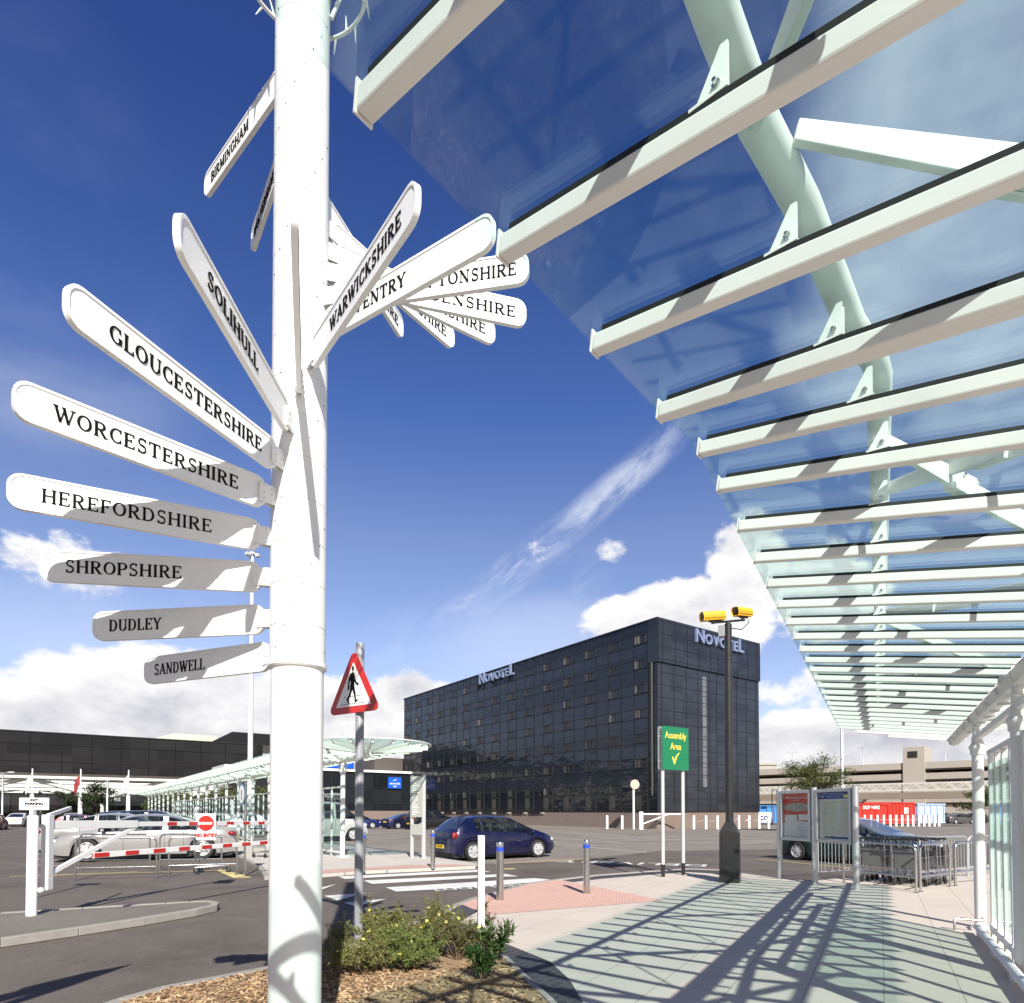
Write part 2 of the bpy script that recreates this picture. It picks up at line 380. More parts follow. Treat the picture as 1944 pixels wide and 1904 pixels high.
# car park surface beyond the lane, older and paler
e0 = G(646, 1604, RD); e1 = G(1010, 1641, RD)
cp = [G(640, 1602.5, RD), G(905, 1640, RD), G(1060, 1636, RD), G(1250, 1616, RD), G(1500, 1612, RD), G(1950, 1600, RD), V((95, 40, RD)), V((110, 130, RD)), V((-58, 130, RD))]
sheet('car_park_surface', [V((p.x, p.y, RD - .001)) for p in cp], asph_old)
# --- near pavement: cream slabs, laid along the canopy
slabm = block_mat('paving_slabs', [(.60, .53, .455), (.57, .505, .435)], (.27, .24, .21), .9, .6, -A_CD, .5, .005, stain=.12, bump=.25)
near = [(1075, 1950), (1039.5, 1904), (999, 1867), (956, 1822.5), (925, 1805), (880, 1790), (850, 1760), (846, 1736), (838, 1734), (875.5, 1716.3), (905, 1705.6), (964, 1689.5), (1007, 1677.4),
        (1063, 1669.5), (1135, 1661.3), (1243, 1653.3), (1310, 1649.2), (1361, 1651), (1409, 1658.7), (1469, 1666.7), (1546, 1673), (1640, 1664), (1817, 1647), (1944, 1634)]
np_ = [G(x, y) for x, y in near]
pav = np_ + [V((17, 19, 0)), V((20, 0, 0)), V((12, -9, 0)), V((-5, -9, 0)), V((-1.2, 1.5, 0))]
mb = MB(); mb.slab(pav, .1); tag(mb.build('pavement', slabm), kind='structure')
# --- kerb stones round the near pavement
def kerb(name, pts, w=.13, top=.004, drop=.12, closed=False, side=1, m=None):
    mb = MB(); n = len(pts); P = [V(p) for p in pts]; out = []
    for i in range(n):
        a = P[max(i - 1, 0)]; b = P[min(i + 1, n - 1)]; t = (b - a); t.z = 0; t.normalize(); nn = V((-t.y, t.x, 0)) * side * w; out.append(P[i] + nn)
    for i in range(n - 1):
        a, b, c, d = P[i], P[i + 1], out[i + 1], out[i]
        L = (b - a).length; k = max(1, round(L / .9))
        for j in range(k):
            f0, f1 = j / k, (j + 1) / k; g = .004 / max(L / k, .02)
            q = [a.lerp(b, f0 + g / k), a.lerp(b, f1 - g / k), d.lerp(c, f1 - g / k), d.lerp(c, f0 + g / k)]
            z = [top + random.uniform(-.001, .001)] * 4
            mb.hexa([V((p.x, p.y, p.z - drop)) for p in q] + [V((p.x, p.y, p.z + zz)) for p, zz in zip(q, z)])
    return tag(mb.build(name, m or M['kerb'], bevel=.008), kind='structure')
kp = [G(x, y) for x, y in near[8:22]]
kerb('kerb', kp, side=1, drop=.1)
# --- tactile paving by the crossing, slightly dished to the road
tact = block_mat('tactile_paving', [(.56, .365, .31), (.52, .335, .28)], (.33, .17, .14), .2, .2, -A_GX, 0, .006, stain=.12)
tp = [(877, 1717), (905, 1706.3), (964, 1690.3), (1007, 1678.3), (1063, 1670.4), (1261, 1709.7), (947, 1735.3), (921, 1736.5)]
mb = MB(); mb.poly([G(x, y, .0) + V((0, 0, .005)) for x, y in tp])
tag(mb.build('tactile_paving', tact), kind='structure')
# raised blisters of the tactile paving
mb = MB(); poly = [G(x, y) for x, y in tp]
def inside(p, pl):
    r = False; n = len(pl)
    for i in range(n):
        a, b = pl[i], pl[i - 1]
        if (a.y > p.y) != (b.y > p.y) and p.x < (b.x - a.x) * (p.y - a.y) / (b.y - a.y) + a.x: r = not r
    return r
for i in range(-80, 160):
    for j in range(-10, 190):
        p = GX * (i * .067) + GY * (j * .067) + V((-1.2, 7.0, 0))
        if inside(p, poly): mb.lathe([(.013, .005), (.009, .010)], (p.x, p.y, 0), 5)
tag(mb.build('tactile_blisters', mat('blister_red', (.54, .35, .295), .85, var=.1)), kind='stuff')
# --- dark block edging round the planting bed and along the kerb
dark_blk = block_mat('dark_block_paving', [(.055, .055, .062), (.075, .072, .078)], (.16, .15, .14), .2, .1, -1.0, .5, .005, rough=.7)
inner = [(846, 1734), (850, 1760), (880, 1790), (925, 1805), (956, 1822.5), (999, 1867), (1039.5, 1904), (1090, 1965)]
outer = [(908, 1730), (871.5, 1751), (921, 1778), (975, 1798), (1045, 1826.5), (1082, 1861.5), (1106.7, 1904), (1160, 1965)]
mb = MB()
for i in range(len(inner) - 1): mb.poly([G(*inner[i]) + V((0, 0, .006)), G(*outer[i]) + V((0, 0, .006)), G(*outer[i + 1]) + V((0, 0, .006)), G(*inner[i + 1]) + V((0, 0, .006))])
mb.poly([G(846, 1734) + V((0, 0, .006)), G(876, 1717.6) + V((0, 0, .006)), G(908, 1730) + V((0, 0, .006))])
tag(mb.build('block_edging', dark_blk), kind='structure')
mb = MB()
st = [(1064, 1671.5), (1136, 1663), (1243, 1655), (1310, 1650.6), (1361, 1652.4), (1409, 1660)]; so = [(1085, 1675), (1140, 1668.5), (1243, 1660), (1305, 1655.5), (1350, 1658), (1395, 1667)]
for i in range(5): mb.poly([G(*st[i]) + V((0, 0, .004)), G(*st[i + 1]) + V((0, 0, .004)), G(*so[i + 1]) + V((0, 0, .004)), G(*so[i]) + V((0, 0, .004))])
tag(mb.build('block_border', dark_blk), kind='structure')
# --- planting bed with its kerbs
bedp = [(60, 1990), (150, 1936), (238.5, 1904), (313.8, 1882), (514.6, 1843), (608, 1818.5), (660, 1805), (773, 1765), (838, 1734), (850, 1760), (880, 1790), (925, 1805), (956, 1822.5), (999, 1867), (1039.5, 1904), (1075, 1950)]
soil = ground_mat('mulch_soil', (.26, .175, .10), (.40, .29, .18), (.50, .39, .27), fine=38, big=1.2, bump=1.0, stain=.45)
BED = [G(x, y) for x, y in bedp]
mb = MB(); nb = [p + V((0, 0, .012)) for p in BED] + [V((-.3, 2.6, .012)), V((-4.2, 3.2, .012))]
mb.slab(nb, .1); tag(mb.build('planting_bed', soil), kind='structure')
kerb('bed_kerb', [G(x, y) for x, y in bedp[1:9]], w=.11, side=1, top=.028)
kerb('bed_edging', [G(x, y) for x, y in [(850, 1760), (880, 1790), (925, 1805), (956, 1822.5), (999, 1867), (1039.5, 1904), (1075, 1950)]], w=.06, side=1, top=.03)
# wood chips on the bed
mb = MB(); rr = random.Random(3)
chip_poly = [V((p.x, p.y, 0)) for p in nb]
cnt = 0
while cnt < 9500:
    px_ = rr.uniform(-4.3, 1.0); py_ = rr.uniform(3.2, 9.6)
    p = V((px_, py_, 0))
    if not inside(p, chip_poly) or (py_ > 6.6 and rr.random() < .6): continue
    dn = .35 + .65 * (.5 + .5 * sin(px_ * 3.1 + 1.2) * cos(py_ * 2.7))
    if px_ > -1.2 and rr.random() > .45 * dn: continue
    cnt += 1
    L = rr.uniform(.022, .075); w = rr.uniform(.008, .020); a = rr.uniform(0, pi); tl = rr.uniform(-.5, .5)
    X = MX.Translation((px_, py_, .016 + rr.uniform(0, .016))) @ MX.Rotation(a, 4, 'Z') @ MX.Rotation(tl, 4, 'Y') @ MX.Rotation(rr.uniform(-.6, .6), 4, 'X')
    mb.cur = rr.randrange(3); mb.box((0, 0, 0), (L, w, rr.uniform(.003, .006)), X=X)
tag(mb.build('wood_chip_mulch', [mat('chip_pale', (.50, .36, .21), .9, var=.2), mat('chip_tan', (.33, .20, .10), .9, var=.2), mat('chip_brown', (.17, .10, .055), .9, var=.2)]), kind='stuff')
# --- pavement under the far canopy
farpav = [G(511, 1663), G(560, 1661), G(607.8, 1659.4), G(689, 1653), G(826, 1647.3), G(902.5, 1643.9), G(902, 1639)]
a = G(646, 1602.6); far_end = a + (V((-.58, .815, 0)) * 62); l0 = G(448.7, 1619); l_end = l0 + V((-.58, .815, 0)) * 62
slab2 = block_mat('paving_slabs_far', [(.56, .52, .465), (.52, .48, .43)], (.30, .27, .24), .9, .6, -A_GY, .5, .006, stain=.2)
mb = MB(); mb.slab(farpav + [a, far_end, l_end, l0, G(500, 1645)], .1); tag(mb.build('far_pavement', slab2), kind='structure')
kerb('far_kerb', [G(902.5, 1639), a, far_end], side=-1, w=.12, drop=.1)
kerb('far_kerb_left', [l_end, l0, G(500, 1645), G(513, 1663), G(560, 1661), G(607.8, 1659.4)], side=-1, w=.14, drop=.1)
mb = MB(); mb.poly([G(x, y) + V((0, 0, .005)) for x, y in [(607.8, 1658.9), (689, 1652.5), (826, 1646.8), (902, 1643.3), (862, 1641.2), (770, 1642.6), (690, 1647.5), (600, 1652)]])
tag(mb.build('far_tactile_paving', tact), kind='structure')
# --- traffic island on the left
isl = [(-260, 1800), (0, 1781), (141, 1761), (266.7, 1742.6), (361, 1727), (398.5, 1719), (402, 1715), (392, 1712), (360, 1713), (314, 1716), (157, 1725), (0, 1734.7), (-260, 1750)]
ip = [G(x, y, .02) for x, y in isl]
mb = MB(); mb.slab(ip, .1); tag(mb.build('traffic_island', ground_mat('island_tarmac', (.15, .135, .115), (.21, .19, .165), (.3, .27, .24), 60, .6)), kind='structure')
kerb('island_kerb', ip, side=-1, w=.12, drop=.1, top=.012)
# --- painted markings
paint_w = ground_mat('road_paint_white', (.62, .61, .58), (.78, .77, .74), (.5, .48, .46), fine=60, big=2.0, rough=.75, bump=.2, stain=.25)
paint_y = ground_mat('road_paint_yellow', (.60, .48, .20), (.72, .60, .30), (.5, .42, .2), fine=60, big=2.0, rough=.75, bump=.2, stain=.25)
mk = MB(); my = MB(); MZ = RD + .005
def line(mb, p, q, w):
    a = G(p[0], p[1], MZ); b = G(q[0], q[1], MZ); t = (b - a).normalized(); n = V((-t.y, t.x, 0)) * w / 2
    mb.poly([a - n, b - n, b + n, a + n])
def quad(mb, pts): mb.poly([G(x, y, MZ) for x, y in pts])
# zebra bars
quad(mk, [(642, 1664), (655, 1668.5), (900, 1655.5), (932, 1655.2), (905, 1651)])
quad(mk, [(690, 1671.5), (706, 1678), (945, 1664.5), (985, 1663.5), (960, 1659)])
quad(mk, [(732, 1684.5), (752, 1692.5), (905, 1684), (1040, 1672.5), (1052, 1670.5), (1015, 1667)])
# give-way triangles
quad(mk, [(615, 1700.5), (640, 1709), (696, 1695)]); quad(mk, [(653, 1713.5), (675, 1721), (735, 1706)]); quad(mk, [(592, 1689), (600, 1693), (639, 1678)])
# bay lines on the car park, running across and along the bays
for (x0, y0, x1, y1) in [(652, 1607.5, 905, 1598), (664, 1611, 905, 1601.5), (690, 1614.5, 800, 1610.5), (735, 1618.5, 830, 1614.5), (760, 1622, 830, 1619), (600, 1598, 765, 1590), (612, 1593, 722, 1588),
        (1040, 1601.5, 1229, 1618), (1022, 1597, 1130, 1605), (1040, 1589, 1180, 1600), (1095, 1585, 1210, 1594), (1068, 1581, 1300, 1594.5), (1030, 1577, 1190, 1586),
        (1105, 1593, 1350, 1586), (1150, 1597, 1400, 1590), (1220, 1602.5, 1480, 1594), (1010, 1586, 1150, 1582), (1000, 1582, 1100, 1579), (975, 1578, 1068, 1575.5),
        (1355, 1583, 1470, 1586), (1350, 1578, 1478, 1581), (1330, 1575.5, 1420, 1575), (700, 1582, 770, 1579), (735, 1585, 850, 1580), (800, 1589, 880, 1584), (870, 1579, 950, 1576),
        (1790, 1580, 1944, 1577), (0, 1588, 130, 1586), (-40, 1577, 60, 1576), (0, 1563, 60, 1562)]:
    line(mk, (x0, y0), (x1, y1), .1)
line(my, (939, 1640), (1112, 1630), .14); line(my, (1437, 1630.5), (1625, 1648.5), .12)
line(mk, (1398, 1601.5), (1469, 1597), .1); line(my, (945, 1650), (978, 1649), .3)
for x0, y0, x1, y1 in [(18, 1664, 260, 1655), (60, 1663, 440, 1651)]: line(my, (x0, y0), (x1, y1), .10)
quad(my, [(410, 1652), (420, 1650), (478, 1665.5), (446, 1668)]); 
for x0, y0, x1, y1 in [(60, 1621, 145, 1623.5), (62, 1631, 140, 1634), (50, 1641, 130, 1644)]: line(mk, (x0, y0), (x1, y1), .1)
def road_text(mb, txt, p, q, size, up_away=True, stretch=1.0, sx=1.0):
    a = G(p[0], p[1], MZ); b = G(q[0], q[1], MZ); r = (b - a).normalized(); u = V((-r.y, r.x, 0))
    vs, fs = text_mesh(txt, size, 0, .012, 'LEFT', 1.12)
    w = max(v.x for v in vs); s_ = (b - a).length / w
    mb.add([a + r * v.x * s_ + u * v.y * stretch for v in vs], fs)
road_text(mk, 'LOOK LEFT', (824, 1690), (1000, 1679.5), .42, sx=1)
road_text(mk, 'LOOK RIGHT', (688, 1656.5), (846, 1650), .42)
road_text(mk, 'DELIVERY', (1345, 1643), (1062, 1634.5), .75, stretch=1.5)
tag(mk.build('road_markings', paint_w, fix=False), kind='structure'); tag(my.build('yellow_markings', paint_y, fix=False), kind='structure')
# ================================================================== FINGERPOST
T_, t_ = .150, .068
def arc(cx, cy, rx, ry, a0, a1): return ('a', cx, cy, rx, ry, a0, a1)
def ln(x0, y0, x1, y1, w): return ('l', x0, y0, x1, y1, w)
def sf(x, y, h=.13): return ('s', x, y, h)
STEM = [ln(.14, 0, .14, 1, T_), sf(.14, 0), sf(.14, 1)]
LET = {
 'A': (.80, [ln(.09, 0, .40, 1, t_), ln(.70, 0, .40, 1, T_), ln(.2, .33, .6, .33, t_), sf(.09, 0), sf(.70, 0)]),
 'B': (.70, STEM + [ln(.14, .965, .36, .965, t_), arc(.36, .75, .2, .215, 90, -90), ln(.14, .53, .4, .53, t_), arc(.39, .28, .23, .245, 90, -90), ln(.14, .035, .4, .035, t_)]),
 'C': (.72, [arc(.42, .5, .32, .465, 48, 312), ln(.63, .72, .65, .99, t_), ln(.63, .28, .65, .06, t_)]),
 'D': (.78, STEM + [ln(.14, .965, .38, .965, t_), arc(.36, .5, .31, .465, 90, -90), ln(.14, .035, .38, .035, t_)]),
 'E': (.66, STEM + [ln(.14, .965, .58, .965, t_), ln(.14, .52, .44, .52, t_), ln(.14, .035, .6, .035, t_), ln(.57, .79, .58, 1, t_), ln(.59, 0, .6, .23, t_), ln(.44, .42, .44, .62, t_)]),
 'F': (.62, STEM + [ln(.14, .965, .56, .965, t_), ln(.14, .5, .44, .5, t_), ln(.55, .78, .56, 1, t_), ln(.43, .4, .43, .6, t_)]),
 'G': (.78, [arc(.42, .5, .32, .465, 48, 318), ln(.63, .72, .65, .99, t_), ln(.66, .06, .66, .42, T_), sf(.66, .42, .12)]),
 'H': (.82, STEM + [ln(.68, 0, .68, 1, T_), sf(.68, 0), sf(.68, 1), ln(.14, .51, .68, .51, t_)]),
 'I': (.30, STEM),
 'K': (.76, STEM + [ln(.60, 1, .2, .42, t_), ln(.30, .56, .66, 0, T_), sf(.60, 1, .11), sf(.66, 0)]),
 'L': (.62, STEM + [ln(.14, .035, .57, .035, t_), ln(.56, 0, .58, .25, t_)]),
 'M': (.98, [ln(.13, 0, .13, 1, t_), ln(.15, 1, .47, .06, T_), ln(.47, .06, .8, 1, t_), ln(.82, 0, .82, 1, T_), sf(.13, 0), sf(.82, 0), sf(.12, 1, .1), sf(.84, 1, .1)]),
 'N': (.84, [ln(.14, 0, .14, 1, t_), ln(.14, 1, .68, 0, T_), ln(.69, 0, .69, 1, t_), sf(.14, 0), sf(.12, 1, .11), sf(.69, 1)]),
 'O': (.80, [arc(.40, .5, .32, .465, 0, 360)]),
 'P': (.66, STEM + [ln(.14, .965, .36, .965, t_), arc(.36, .715, .23, .25, 90, -90), ln(.14, .465, .36, .465, t_)]),
 'R': (.76, STEM + [ln(.14, .965, .36, .965, t_), arc(.36, .735, .22, .23, 90, -90), ln(.14, .505, .36, .505, t_), ln(.34, .5, .64, 0, T_), sf(.66, 0, .12)]),
 'S': (.62, [('c', .32, .745, .2, .235, 25, 270), ('c', .31, .265, .22, .245, 90, -160), ln(.50, .78, .51, 1, t_), ln(.11, 0, .12, .24, t_)]),
 'T': (.74, [ln(.36, 0, .36, 1, T_), sf(.36, 0, .15), ln(.04, .965, .68, .965, t_), ln(.05, .76, .04, 1, t_), ln(.67, .76, .68, 1, t_)]),
 'U': (.80, [ln(.15, .3, .15, 1, T_), arc(.405, .33, .26, .31, 180, 360), ln(.67, .3, .67, 1, t_), sf(.15, 1), sf(.67, 1)]),
 'V': (.78, [ln(.09, 1, .39, 0, T_), ln(.69, 1, .39, 0, t_), sf(.09, 1), sf(.69, 1)]),
 'W': (1.08, [ln(.08, 1, .32, 0, T_), ln(.55, .95, .32, 0, t_), ln(.5, 1, .74, 0, T_), ln(.99, 1, .74, 0, t_), sf(.08, 1), sf(.99, 1), sf(.5, 1, .1)]),
 'Y': (.74, [ln(.08, 1, .36, .46, T_), ln(.66, 1, .36, .46, t_), ln(.36, 0, .36, .48, T_), sf(.36, 0), sf(.08, 1), sf(.66, 1)]),
}
def word_width(w, gap=.10): return sum(LET[c][0] + gap for c in w) - gap
def serif_word(mb, w, size, X, sx=1.0, depth=.004, gap=.10):
    x0 = 0.0
    def P2(pts): mb.prism([(p[0] * size * sx, p[1] * size) for p in pts], 0, depth, X)
    for c in w:
        adv, st = LET[c]
        for s in st:
            if s[0] == 'l':
                _, ax, ay, bx, by, wd = s; d = V((bx - ax, by - ay)); d.normalize(); n = V((-d.y, d.x)) * wd / 2
                P2([(x0 + ax - n.x, ay - n.y), (x0 + bx - n.x, by - n.y), (x0 + bx + n.x, by + n.y), (x0 + ax + n.x, ay + n.y)])
            elif s[0] == 's':
                _, ax, ay, h = s; q = .055
                y0, y1 = (ay, ay + q) if ay < .2 else (ay - q, ay)
                P2([(x0 + ax - h, y0), (x0 + ax + h, y0), (x0 + ax + h, y1), (x0 + ax - h, y1)])
            else:
                k, cx, cy, rx, ry, a0, a1 = s; n = max(6, int(abs(a1 - a0) / 18)); pts = []
                for i in range(n + 1):
                    a = R(a0 + (a1 - a0) * i / n)
                    wd = (t_ + (T_ - t_) * abs(cos(a)) ** 1.4) if k == 'a' else .085 + .06 * abs(sin(a)) ** 2 * (1 if (cy < .5) == (a > 0) else .4)
                    e = V((cos(a), sin(a))); pts.append((V((cx + rx * cos(a), cy + ry * sin(a))) - e * wd / 2, V((cx + rx * cos(a), cy + ry * sin(a))) + e * wd / 2))
                for i in range(n):
                    (p0, p1), (q0, q1) = pts[i], pts[i + 1]
                    P2([(x0 + p.x, p.y) for p in (p0, q0, q1, p1)])
        x0 += adv + gap
PX_, PY_ = PY(563, 1500, 3.6).x, 3.6
post = thing('fingerpost', 'tall white fingerpost with county name boards fanning round its ringed sleeve', 'signpost', (PX_, PY_, 0))
mb = MB(); mb.lathe([(.143, -.05), (.143, 2.42)], (0, 0, 0), 40); mb.build('pole', M['white'], post, smooth=40)
mb = MB()
z = 2.40; prof = [(.152, 2.40), (.160, 2.41), (.160, 2.435)]
while z < 8.6:                                   # sleeve of stacked rings with fine joints between them
    prof += [(.1515, z + .04), (.1515, z + .2265), (.1470, z + .2280), (.1470, z + .2315), (.1515, z + .2325)]; z += .2325
mb.lathe(prof, (0, 0, 0), 48); mb.build('sleeve', M['white'], post, smooth=25)
mb = MB()
for i, zz in enumerate([2.5 + .117 * j for j in range(50)]):
    for q in range(3):
        a = R(i * 19.0 + q * 120); X = MX.Translation((.151 * cos(a), .151 * sin(a), zz)) @ V((cos(a), sin(a), 0)).to_track_quat('Z', 'Y').to_matrix().to_4x4()
        mb.lathe([(.0045, 0), (.003, .003)], n=6, X=X)
mb.build('rivets', M['dark'], post)
# hoop with spikes near the top of the post
mb = MB(); zc = 6.55; ring = []
for i in range(49): a = 2 * pi * i / 48; ring.append((.37 * cos(a), .37 * sin(a), zc))
mb.tube(ring, .011, 8, cap=False)
for i in range(5):
    a = 2 * pi * i / 5 + .5; mb.tube([(.15 * cos(a), .15 * sin(a), zc + .05), (.37 * cos(a), .37 * sin(a), zc)], .010, 6)
for i in range(30):
    a = 2 * pi * i / 30 + .06; up = .16 if i % 2 else -.07
    mb.tube([(.37 * cos(a), .37 * sin(a), zc), (.40 * cos(a + .08), .40 * sin(a + .08), zc + up)], [.009, .002], 6)
mb.build('spiked_hoop', M['white'], post, smooth=60)
for j in range(3):
    a = R(-60 + 70 * j); mb = MB(); mb.tube([(.16 * cos(a), .16 * sin(a), 6.25), (.33 * cos(a), .33 * sin(a), 6.72), (.35 * cos(a), .35 * sin(a), 7.0)], [.012, .010, .002], 6); mb.build('spike', M['white'], post, smooth=60)
# boards: name, height of centre, bearing (0 = away from the viewer, clockwise), length
FING = [('SANDWELL', 2.50, -67, 1.24, .62), ('DUDLEY', 2.70, -82, 1.29, .5), ('SHROPSHIRE', 2.92, -99, 1.33, .78), ('HEREFORDSHIRE', 3.13, -117, 1.33, .95), ('WORCESTERSHIRE', 3.335, -138, 1.31, .98),
        ('GLOUCESTERSHIRE', 3.52, -160, 1.34, .98), ('SOLIHULL', 3.72, -180, 1.34, .62), ('STAFFORDSHIRE', 3.93, -197.5, 1.27, .9), ('WARWICKSHIRE', 4.10, -218, 1.36, .92), ('COVENTRY', 4.30, -238, 1.34, .66),
        ('NORTHAMPTONSHIRE', 4.53, -260, 1.33, 1.02), ('LINCOLNSHIRE', 4.73, -285, 1.35, .9), ('LEICESTERSHIRE', 4.90, -304, 1.32, .98), ('DERBYSHIRE', 5.09, -323, 1.30, .9), ('CHESHIRE', 5.30, -343, 1.27, .85),
        ('WOLVERHAMPTON', 5.77, -395, 1.20, .96), ('BIRMINGHAM', 6.04, -409, 1.28, .84)]
def board_outline(L, h, r):
    pts = []
    for cx, cy, a0 in ((L - r, h / 2 - r, 0), (r, h / 2 - r, 90), (r, -h / 2 + r, 180), (L - r, -h / 2 + r, 270)):
        for i in range(6): a = R(a0 + 18 * i); pts.append((cx + r * cos(a), cy + r * sin(a)))
    return pts
for nm, z, az, L, fill in FING:
    a = R(az); d = V((sin(a), cos(a), 0)); h = .172; base = .155 + .045; LB = L - base + .0
    o = V((d.x * base, d.y * base, z))
    Xf = frame(o, d, (0, 0, 1))
    mb = MB(); mb.prism(board_outline(LB, h, .062), -.009, .009, Xf)
    for sg in (1, -1):                           # raised rim on both faces
        po = board_outline(LB, h, .062); pi_ = [((x - LB / 2) * (LB - .022) / LB + LB / 2, y * (h - .022) / h) for x, y in po]; n = len(po)
        z0, z1 = .009 * sg, .0135 * sg
        vs = [Xf @ V((p[0], p[1], z0)) for p in po] + [Xf @ V((p[0], p[1], z1)) for p in po] + [Xf @ V((p[0], p[1], z1)) for p in pi_] + [Xf @ V((p[0], p[1], z0)) for p in pi_]
        fs = []
        for i in range(n):
            k = (i + 1) % n
            for q in range(3): fs.append((q * n + i, q * n + k, (q + 1) * n + k, (q + 1) * n + i))
        mb.add(vs, fs)
    b = mb.build('finger_board', M['whiteb'], post, smooth=30)
    b['label'] = 'white finger board lettered ' + nm
    mb = MB()
    cap = .068; ww = word_width(nm) * cap
    fo, fw = {'SANDWELL': (.09, .42), 'DUDLEY': (.10, .31), 'SHROPSHIRE': (.11, .52), 'HEREFORDSHIRE': (.12, .66), 'WORCESTERSHIRE': (.13, .73), 'GLOUCESTERSHIRE': (.15, .75), 'SOLIHULL': (.19, .44), 'STAFFORDSHIRE': (.12, .70), 'WARWICKSHIRE': (.11, .66),
              'COVENTRY': (.47, .42), 'NORTHAMPTONSHIRE': (.06, .84), 'LINCOLNSHIRE': (.06, .70), 'LEICESTERSHIRE': (.07, .74), 'DERBYSHIRE': (.08, .56), 'CHESHIRE': (.08, .48), 'WOLVERHAMPTON': (.09, .72), 'BIRMINGHAM': (.10, .50)}[nm]
    tw = fw * LB; sx = tw / ww; x_in = LB * (1 - fo) - tw
    Xa = frame(o + d * x_in + V((0, 0, -cap / 2)) + Xf.to_3x3() @ V((0, 0, .009)), d, (0, 0, 1)); serif_word(mb, nm, cap, Xa, sx)
    Xb = frame(o + d * (x_in + tw) + V((0, 0, -cap / 2)) - Xf.to_3x3() @ V((0, 0, .009)), -d, (0, 0, 1)); serif_word(mb, nm, cap, Xb, sx)
    mb.build('lettering', M['black'], b, fix=False)
    mb = MB()
    br = frame(V((d.x * .14, d.y * .14, z)), d, (0, 0, 1))
    mb.box((.05, 0, .016), (.105, .10, .008), X=br); mb.box((.05, 0, -.016), (.105, .10, .008), X=br)
    for yy in (-.035, 0, .035):
        for xx in (.03, .075): mb.ball((xx, yy, .021), .006, 6, 4, X=br); mb.ball((xx, yy, -.021), .006, 6, 4, X=br)
    mb.build('bracket', M['white'], b)
# ================================================================== GLASS CANOPIES
TILT = .129
def wing(root, st, w, zb, bh=.054, bw=.044, detail=True, glass=CL, gasket=True, over=.04, panes=True, end_pts=None):
    """one wing: st = list of (outer end of a beam, direction towards the gutter); zb = underside height at the outer end"""
    pts = []
    for E, d in st:
        a = V((E[0], E[1], zb + bh / 2)); b = a + V((d[0], d[1], -TILT)) * w
        pts.append((a, b))
        mb = MB(); mb.beam(a, b, bw, bh); mb.build('roof_beam', M['canopyw'], root, bevel=.006 if detail else 0)
        if gasket:
            u = V((0, 0, bh / 2 + .0085)); mb = MB(); mb.beam(a + (b - a) * .02 + u, b + u, bw * .85, .016); mb.build('gasket', M['gasket'], root)
        if detail:                               # end plate
            mb = MB(); e = V((d[0], d[1], -TILT)).normalized(); mb.beam(a - e * .006 + V((0, 0, .006)), a - e * .0005 + V((0, 0, .006)), bw + .004, bh + .016); mb.build('end_plate', M['canopyw'], root)
    zt = V((0, 0, bh / 2 + .017)); gth = V((0, 0, .010))
    if panes:
        for i in range(len(pts) - 1):
            (a, b), (c, d) = pts[i], pts[i + 1]
            ea = (a - b).normalized() * over; ec = (c - d).normalized() * over; g = (c - a).normalized() * .004; g2 = (d - b).normalized() * .004
            p = [a + ea + g + zt, b + g2 + zt, d - g2 + zt, c + ec - g + zt]
            mb = MB(); mb.hexa(p + [q + gth for q in p]); mb.build('glass_pane', glass, root)
    return pts
def gutter_run(root, path, w=.20, h=.13, seg=.8):
    mb = MB()
    for i in range(len(path) - 1):
        a, b = path[i], path[i + 1]; t = (b - a).normalized(); sd = t.cross(V((0, 0, 1)))
        n = max(1, round((b - a).length / seg))
        for j in range(n):
            p, q = a.lerp(b, j / n) + t * .003, a.lerp(b, (j + 1) / n) - t * .003
            sec = [(-w / 2, h / 2), (-w / 2 + .02, h / 2), (-w / 2 + .06, -h / 2 + .03), (0, -h / 2 + .015), (w / 2 - .06, -h / 2 + .03), (w / 2 - .02, h / 2), (w / 2, h / 2), (w / 2 - .035, -h / 2 + .02), (0, -h / 2), (-w / 2 + .035, -h / 2 + .02)]
            vs = [p + sd * x + V((0, 0, z)) for x, z in sec] + [q + sd * x + V((0, 0, z)) for x, z in sec]; m = len(sec)
            mb.add(vs, [(k, (k + 1) % m, m + (k + 1) % m, m + k) for k in range(m)] + [list(range(m))[::-1], list(range(m, 2 * m))])
            if j: mb.beam(p - t * .02, p + t * .02, w + .012, h * .5)        # joint strap
    return mb.build('gutter', M['canopyw'], root)
def column(root, p, ztop, r=.068, arms=(), foot=True):
    mb = MB(); pr = [(r + .05, 0), (r + .05, .012), (r, .014), (r, ztop - .1), (r + .015, ztop - .09), (r + .02, ztop - .02), (r + .005, ztop)]
    mb.lathe(pr, (p[0], p[1], p[2]), 20); c = mb.build('column', M['canopyw'], root, smooth=40)
    return c
root = thing('glass_canopy', 'large glass canopy with white roof beams and bent tube over the near pavement', 'canopy', (6.4, 8.8, 0))
root_loc = V(root.location)
class Local:                                     # build in world coordinates, hang under the empty
    pass
def adopt(r):
    """children were built in world space: keep them there under the moved empty"""
    inv = MX.Translation(r.location).inverted() if r.rotation_euler.z == 0 else (MX.Translation(r.location) @ MX.Rotation(r.rotation_euler.z, 4, 'Z')).inverted()
    for c in r.children: c.matrix_parent_inverse = inv
near_d, near_e = V((.757, -.653, 0)), V((.64, .768, 0))
ST = []
E2 = V((-.021, 1.685, 0))
for k in range(-5, 3): ST.append((E2 + near_e * .46 * k, near_d))
ST.append((V((.566, 2.385, 0)), V((.735, -.678, 0)))); ST.append((V((.791, 2.636, 0)), V((.785, -.62, 0)))); ST.append((V((.968, 2.935, 0)), V((.83, -.558, 0))))
E0 = V((1.21, 3.357, 0)); NB = 22
